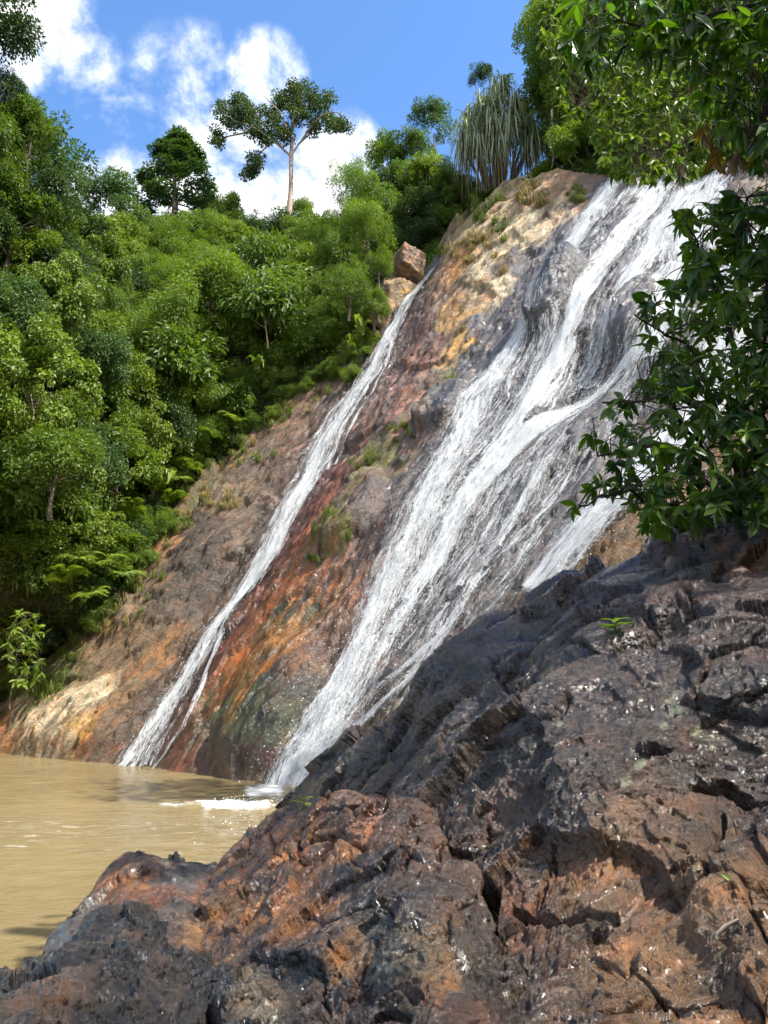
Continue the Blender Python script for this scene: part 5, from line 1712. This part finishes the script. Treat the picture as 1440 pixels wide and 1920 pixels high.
BUSH = [(1252, 405), (1300, 385), (1360, 372), (1440, 340), (1560, 330), (1560, 1000), (1440, 985), (1360, 975), (1270, 985), (1215, 1010), (1205, 985), (1120, 930), (1080, 965), (1065, 955), (1085, 915), (1130, 900), (1100, 850),
        (1050, 868), (1048, 855), (1095, 835), (1110, 760), (1120, 745), (1180, 745), (1215, 690), (1205, 630), (1140, 605), (1150, 595), (1200, 575), (1245, 530), (1290, 500), (1255, 440)]
ROOT = (1400, 1010, 6.2)
paths = [[ROOT, (1330, 900, 6.0), (1230, 830, 5.7), (1120, 855, 5.3)], [ROOT, (1340, 880, 5.9), (1250, 740, 5.5), (1130, 755, 5.2)], [ROOT, (1360, 800, 5.9), (1290, 640, 5.6), (1190, 590, 5.4)],
         [ROOT, (1400, 760, 5.7), (1350, 560, 5.5), (1280, 410, 5.3)], [ROOT, (1430, 800, 5.5), (1430, 560, 5.4), (1400, 370, 5.2)], [ROOT, (1290, 960, 5.9), (1190, 930, 5.5), (1085, 950, 5.2)],
         [ROOT, (1480, 800, 5.4), (1520, 600, 5.3), (1530, 400, 5.2)], [ROOT, (1320, 980, 5.9), (1270, 985, 5.7), (1220, 1000, 5.6)], [ROOT, (1380, 860, 6.3), (1300, 760, 6.2), (1220, 700, 6.1)]]


def bush_d(x, y):
    return .22 + .78 * min(1, max(0, (x - 1110) / 260)) * (1 if y > 480 else .75)


sap = empty('tree', tuple(W(18, 1325, 24.6)))
tag(sap, 'slender young tree with sparse pale leaves on the grassy bank by the pool', 'tree')
st, fo = leafy(SAP, 55, (23.9, 25.2), [[(18, 1330, 24.6), (22, 1280, 24.6), (35, 1220, 24.5), (52, 1150, 24.5)], [(22, 1285, 24.6), (50, 1255, 24.4), (78, 1240, 24.3)], [(30, 1240, 24.5), (15, 1215, 24.7), (12, 1190, 24.8)]], 52, .27, .5, (4, 8), (0, 0, .2), twig=.7)
localize(st, sap); localize(fo, sap)
fo.build('crown', M['leaf_bright'], sap); st.build('trunk', M['bark'], sap, True)
bush = empty('leafy_bush', tuple(W(*ROOT)))
tag(bush, 'dark glossy broad leaved bush on top of the huge boulder by the broad waterfall', 'bush')
st, fo = leafy(BUSH, 640, (4.9, 6.4), paths, 31, .145, .45, dens=bush_d)


localize(st, bush); localize(fo, bush)
fo.build('foliage', M['leaf_gloss'], bush); st.build('stem', M['bark_dark'], bush, True)

OVER = [(1075, -60), (1062, 60), (1062, 105), (1100, 120), (1120, 140), (1160, 115), (1200, 100), (1260, 110), (1300, 150), (1340, 240), (1400, 260), (1440, 330), (1560, 340), (1560, -60)]
oroot = (1700, 700, 5.0)
opaths = [[(1700, -100, 5.2), (1500, 0, 4.9), (1300, 30, 4.7), (1110, 60, 4.5)], [(1700, -100, 5.2), (1500, 60, 5.0), (1350, 90, 4.8), (1180, 90, 4.7)], [(1700, -100, 5.2), (1560, 100, 4.8), (1460, 200, 4.6), (1400, 260, 4.5)],
          [(1700, -150, 5.2), (1400, -60, 4.6), (1250, -40, 4.5), (1140, 0, 4.3)]]
trp = W(1900, 900, 5.0)
over_tree = empty('overhanging_tree', (trp[0], trp[1], 1.0))
tag(over_tree, 'dark large leaved tree hanging its branches over the top right corner', 'tree')
st, fo = leafy(OVER, 330, (4.2, 5.4), opaths, 33, .17, .75, outdir=(-.5, -.1, -.3), dens=lambda x, y: .5 + .5 * (x > 1240 or y < 80))
localize(st, over_tree); localize(fo, over_tree)
fo.build('foliage', M['leaf_gloss'], over_tree); st.build('branch', M['bark_dark'], over_tree, True)
GLOW = [(1010, 60), (1030, 150), (1060, 215), (1100, 235), (1130, 300), (1160, 335), (1215, 350), (1240, 330), (1290, 330), (1345, 270), (1500, 220), (1500, -60), (1000, -60), (1020, 20)]
gt = W(1760, 320, 15.0)
glow_tree = empty('tree', (gt[0], gt[1], gt[2] - 3.0))
tag(glow_tree, 'sunlit yellow green tree with drooping leafy sprays behind the dark overhanging leaves', 'tree')
gpaths = [[(1760, 100, 15), (1450, 60, 14), (1200, 40, 13), (1010, 80, 13)], [(1760, 150, 15), (1450, 160, 14), (1250, 180, 13.4), (1080, 200, 13)], [(1760, 200, 15), (1480, 200, 13.6), (1330, 230, 13), (1210, 320, 12.5)], [(1760, 100, 15), (1400, -40, 14), (1200, -60, 13), (1040, -20, 13)]]
st, fo = leafy(GLOW, 780, (11.5, 14.5), gpaths, 41, .20, .9, (9, 14), (-.3, -.2, -.6), lambda x, y: 1 if x < 1300 else .5, twig=1.6)
localize(st, glow_tree); localize(fo, glow_tree)
st.tube([(0, 0, -4), (.1, 0, 0), (0, .1, 3), (.1, 0, 5.5)], [.3, .26, .2, .12], 8)
fo.build('crown', M['leaf_glow'], glow_tree); st.build('trunk', M['bark'], glow_tree, True)
DRY = [(1270, 120), (1330, 130), (1440, 120), (1480, 340), (1400, 345), (1330, 320), (1290, 340), (1265, 330), (1300, 260)]
st, fo = leafy(DRY, 22, (4.6, 5.6), opaths[2:3], 35, .17, 1.6, (3, 5), (-.3, 0, -.9))
localize(st, over_tree); localize(fo, over_tree)
fo.build('dry_leaves', M['leaf_dry'], over_tree)
DRY2 = [(1300, 210), (1400, 190), (1440, 300), (1330, 300)]
st, fo = leafy(DRY2, 14, (4.9, 5.7), opaths[2:3], 36, .14, .9, (3, 6), (-.3, 0, -.5))
localize(st, over_tree); localize(fo, over_tree)
fo.build('yellow_leaves', M['leaf_autumn'], over_tree)
# trunk of the same tree beside the camera; unseen crown added to shade foliage
mb = MB()
mb.tube([(0, 0, -1.5), (.1, -.1, 1.5), (-.2, -.2, 4), (-.5, -.5, 7), (-.8, -1.0, 10)], [.38, .32, .27, .22, .12], 10)
shade_crn = []
for (tx, ty, tz) in [(4.4, 6.2, 5.5)]:
    hz = RND.uniform(9.5, 12.0)
    k_ = (hz - tz) / SUN.z
    shade_crn.append((tx + SUN.x * k_, ty + SUN.y * k_, hz))
for (x, y, z) in shade_crn:
    lx, ly, lz = x - over_tree.location[0], y - over_tree.location[1], z - over_tree.location[2]
    mb.tube([(-.3, -.4, 5.5), (lx * .5, ly * .5, lz * .8), (lx, ly, lz)], [.12, .08, .04], 6)
mb.build('trunk', M['bark'], over_tree, True)
for (x, y, z) in shade_crn:
    put(RND.choice(CROWN['big']), over_tree, (x - over_tree.location[0], y - over_tree.location[1], z - over_tree.location[2]), (0, 0, RND.uniform(0, 6)), (1.05, 1.05, .7), 'crown')

for (x, y, z, k_) in [(-7, -8, 3, 1.8), (-3, -9, 4, 1.9), (2, -9, 4, 1.9), (6, -7, 4, 1.8), (9, -4, 3, 1.7), (11, 0, 3, 1.6), (12.5, 5, 4, 1.6), (-4, -9, 9, 2), (2, -8, 10, 2), (-1, -6, 14, 1.8)]:  # unseen crowns around the camera, added to darken its surroundings; not this tree's own
    put(RND.choice(CROWN['dark']), over_tree, (x - over_tree.location[0], y - over_tree.location[1], z - over_tree.location[2]), (0, 0, RND.uniform(0, 6)), (k_, k_, k_), 'crown')

# ------------------------------------------------------------------ lianas and bare twigs near the crest
for i, (pts, rad_, lb) in enumerate([
    ([(1035, 205, 34.4), (1034, 260, 34.2), (1036, 330, 34.3)], .05, 'pale vertical vine stem hanging left of the bare twigs'),
    ([(1090, 190, 33.8), (1085, 250, 33.6), (1105, 290, 33.4), (1112, 330, 33.3)], .035, 'curved pale vine hanging above the bright grass'),
    ([(1065, 285, 34), (1075, 310, 33.9), (1095, 312, 33.6), (1120, 330, 33.4)], .03, 'bare crooked twig lying over the pale crest'),
    ([(300, 490, 44), (292, 520, 43.6), (284, 545, 43.4)], .08, 'bare leaning pale stem in the forest gap')]):
    mb = MB(); p_ = np.array([W(*q_) for q_ in pts]); tq = np.linspace(0, 1, len(p_)); tf = np.linspace(0, 1, 12)
    pf = np.stack([np.interp(tf, tq, p_[:, j]) for j in range(3)], -1); pf[1:-1] += .05 * np.random.default_rng(i).normal(size=(10, 3))
    mb.tube(pf, np.linspace(rad_, rad_ * .6, 12), 6)
    tag(mb.build('vine_stem' if i < 2 else 'bare_twig', M['bark_pale'], None, True), lb, 'vine' if i < 2 else 'twig')

# ------------------------------------------------------------------ small things on the boulders
def on_rock(Pm, PXr, PYr, x, y, nrows):
    dd = (PXr[:nrows] - x) ** 2 + (PYr[:nrows] - y) ** 2
    return Pm[:nrows].reshape(-1, 3)[dd.argmin()]


def little_plant(loc, n, L, label, seed):
    r = np.random.default_rng(seed)
    fo = MB(); st = MB()
    PP, AA, NN, LL, WW, CC, RR = [], [], [], [], [], [], []
    for i in range(n):
        a = i * 2.4; h_ = L * .5 * r.random()
        PP.append((0, 0, h_)); AA.append((math.cos(a), math.sin(a), .45)); NN.append((0, 0, 1.0)); LL.append(L * r.uniform(.6, 1)); WW.append(L * .3); CC.append(.3); RR.append(r.random())
    leaf_batch(np.array(PP), np.array(AA), np.array(NN), np.array(LL), np.array(WW), np.array(CC), np.array(RR), fo)
    st.tube([(0, 0, -.03), (.004, 0, L * .3), (0, 0, L * .55)], [.004, .003, .002], 5)
    root = empty('seedling', tuple(loc)); tag(root, label, 'plant')
    fo.build('leaves', M['leaf_bright'], root); st.build('stem', M['bark_dark'], root)


little_plant(on_rock(bigP, bigX, bigY, 1155, 1185, 640), 12, .14, 'small green seedling rooted in a crack of the upper dark boulder', 1)
little_plant(on_rock(bigP, bigX, bigY, 1000, 1243, 640), 6, .06, 'tiny green sprig on the dark boulder below the seedling', 2)
little_plant(on_rock(brP, brX, brY, 568, 1512, 430), 7, .12, 'bright green sprout in the gap between dark and brown rocks', 3)


def fallen_leaf(loc, ax, L, mat, label, seed):
    mb = MB()
    leaf_batch(np.array([[0, 0, .01]]), np.array([ax]), np.array([[-.2, -.8, .5]]), np.array([L]), np.array([L * .3]), np.array([.25]), np.array([.8]), mb)
    o = mb.build('fallen_leaf', M[mat]); o.location = tuple(loc)
    tag(o, label, 'leaf')


def off(P, k=.03):
    return P + unit(np.array([0, 0, H]) - P) * k


fallen_leaf(off(on_rock(bigP, bigX, bigY, 1352, 1645, 640)), (1, -.1, -.5), .075, 'grass', 'yellow green fallen leaf on the tan rock wall', 1)
fallen_leaf(off(on_rock(bigP, bigX, bigY, 1375, 1555, 640)), (.3, -.1, -1), .05, 'leaf_dry', 'reddish brown fallen leaf under the thin stick', 2)
fallen_leaf(off(on_rock(brP, brX, brY, 688, 1520, 430)), (.4, 0, -.6), .06, 'leaf_autumn', 'small yellow fallen leaf on the brown rock slope', 3)
for (p0, p1, rad_, lb, mt) in [((1345, 1755), (1385, 1722), .007, 'pale broken stick lying on the tan rock', 'bark_pale'), ((1360, 1505), (1382, 1550), .004, 'thin dark stick hanging on the dark boulder', 'bark')]:
    a0 = off(on_rock(bigP, bigX, bigY, *p0, 640), .03); a1 = off(on_rock(bigP, bigX, bigY, *p1, 640), .03)
    mb = MB(); mb.tube([a0, a0 * .6 + a1 * .4 + np.array([0, 0, .006]), a1], [rad_, rad_ * 1.1, rad_ * .6], 6)
    tag(mb.build('stick', M[mt], None, True), lb, 'stick')

# ------------------------------------------------------------------ spray mist at the foot of the broad fall
m, t, out = new_mat('spray mist')
geo = t.new('ShaderNodeTexCoord').outputs['Object']
rad_ = t.vmath('LENGTH', geo)
den = t.math('MULTIPLY', t.sstep(rad_, 1.0, 0.1), t.sstep(t.noise(geo, 2.2, 3, 0.6), 0.3, 0.7, 0.3, 1.0))
pv = t.new('ShaderNodeVolumePrincipled')
pv.inputs['Color'].default_value = (0.95, 0.96, 0.97, 1)
t.link(t.math('MULTIPLY', den, 1.3), pv.inputs['Density'])
pv.inputs['Anisotropy'].default_value = 0.2
t.link(pv.outputs[0], out.inputs[1])
M['mist'] = m
mc = C(600, 1370, 0.3)[0]
th = np.linspace(0, 2 * np.pi, 25); ph = np.linspace(0, np.pi, 13)
T_, P_ = np.meshgrid(th, ph)
mist = mk('mist', np.stack([np.sin(P_) * np.cos(T_), np.sin(P_) * np.sin(T_), np.cos(P_)], -1), F4=grid_faces(13, 25), mat=m, smooth=True)
mist.location = tuple(mc); mist.scale = (1.9, 1.9, 2.3)
tag(mist, 'thin white spray mist at the foot of the broad waterfall', kind='stuff')
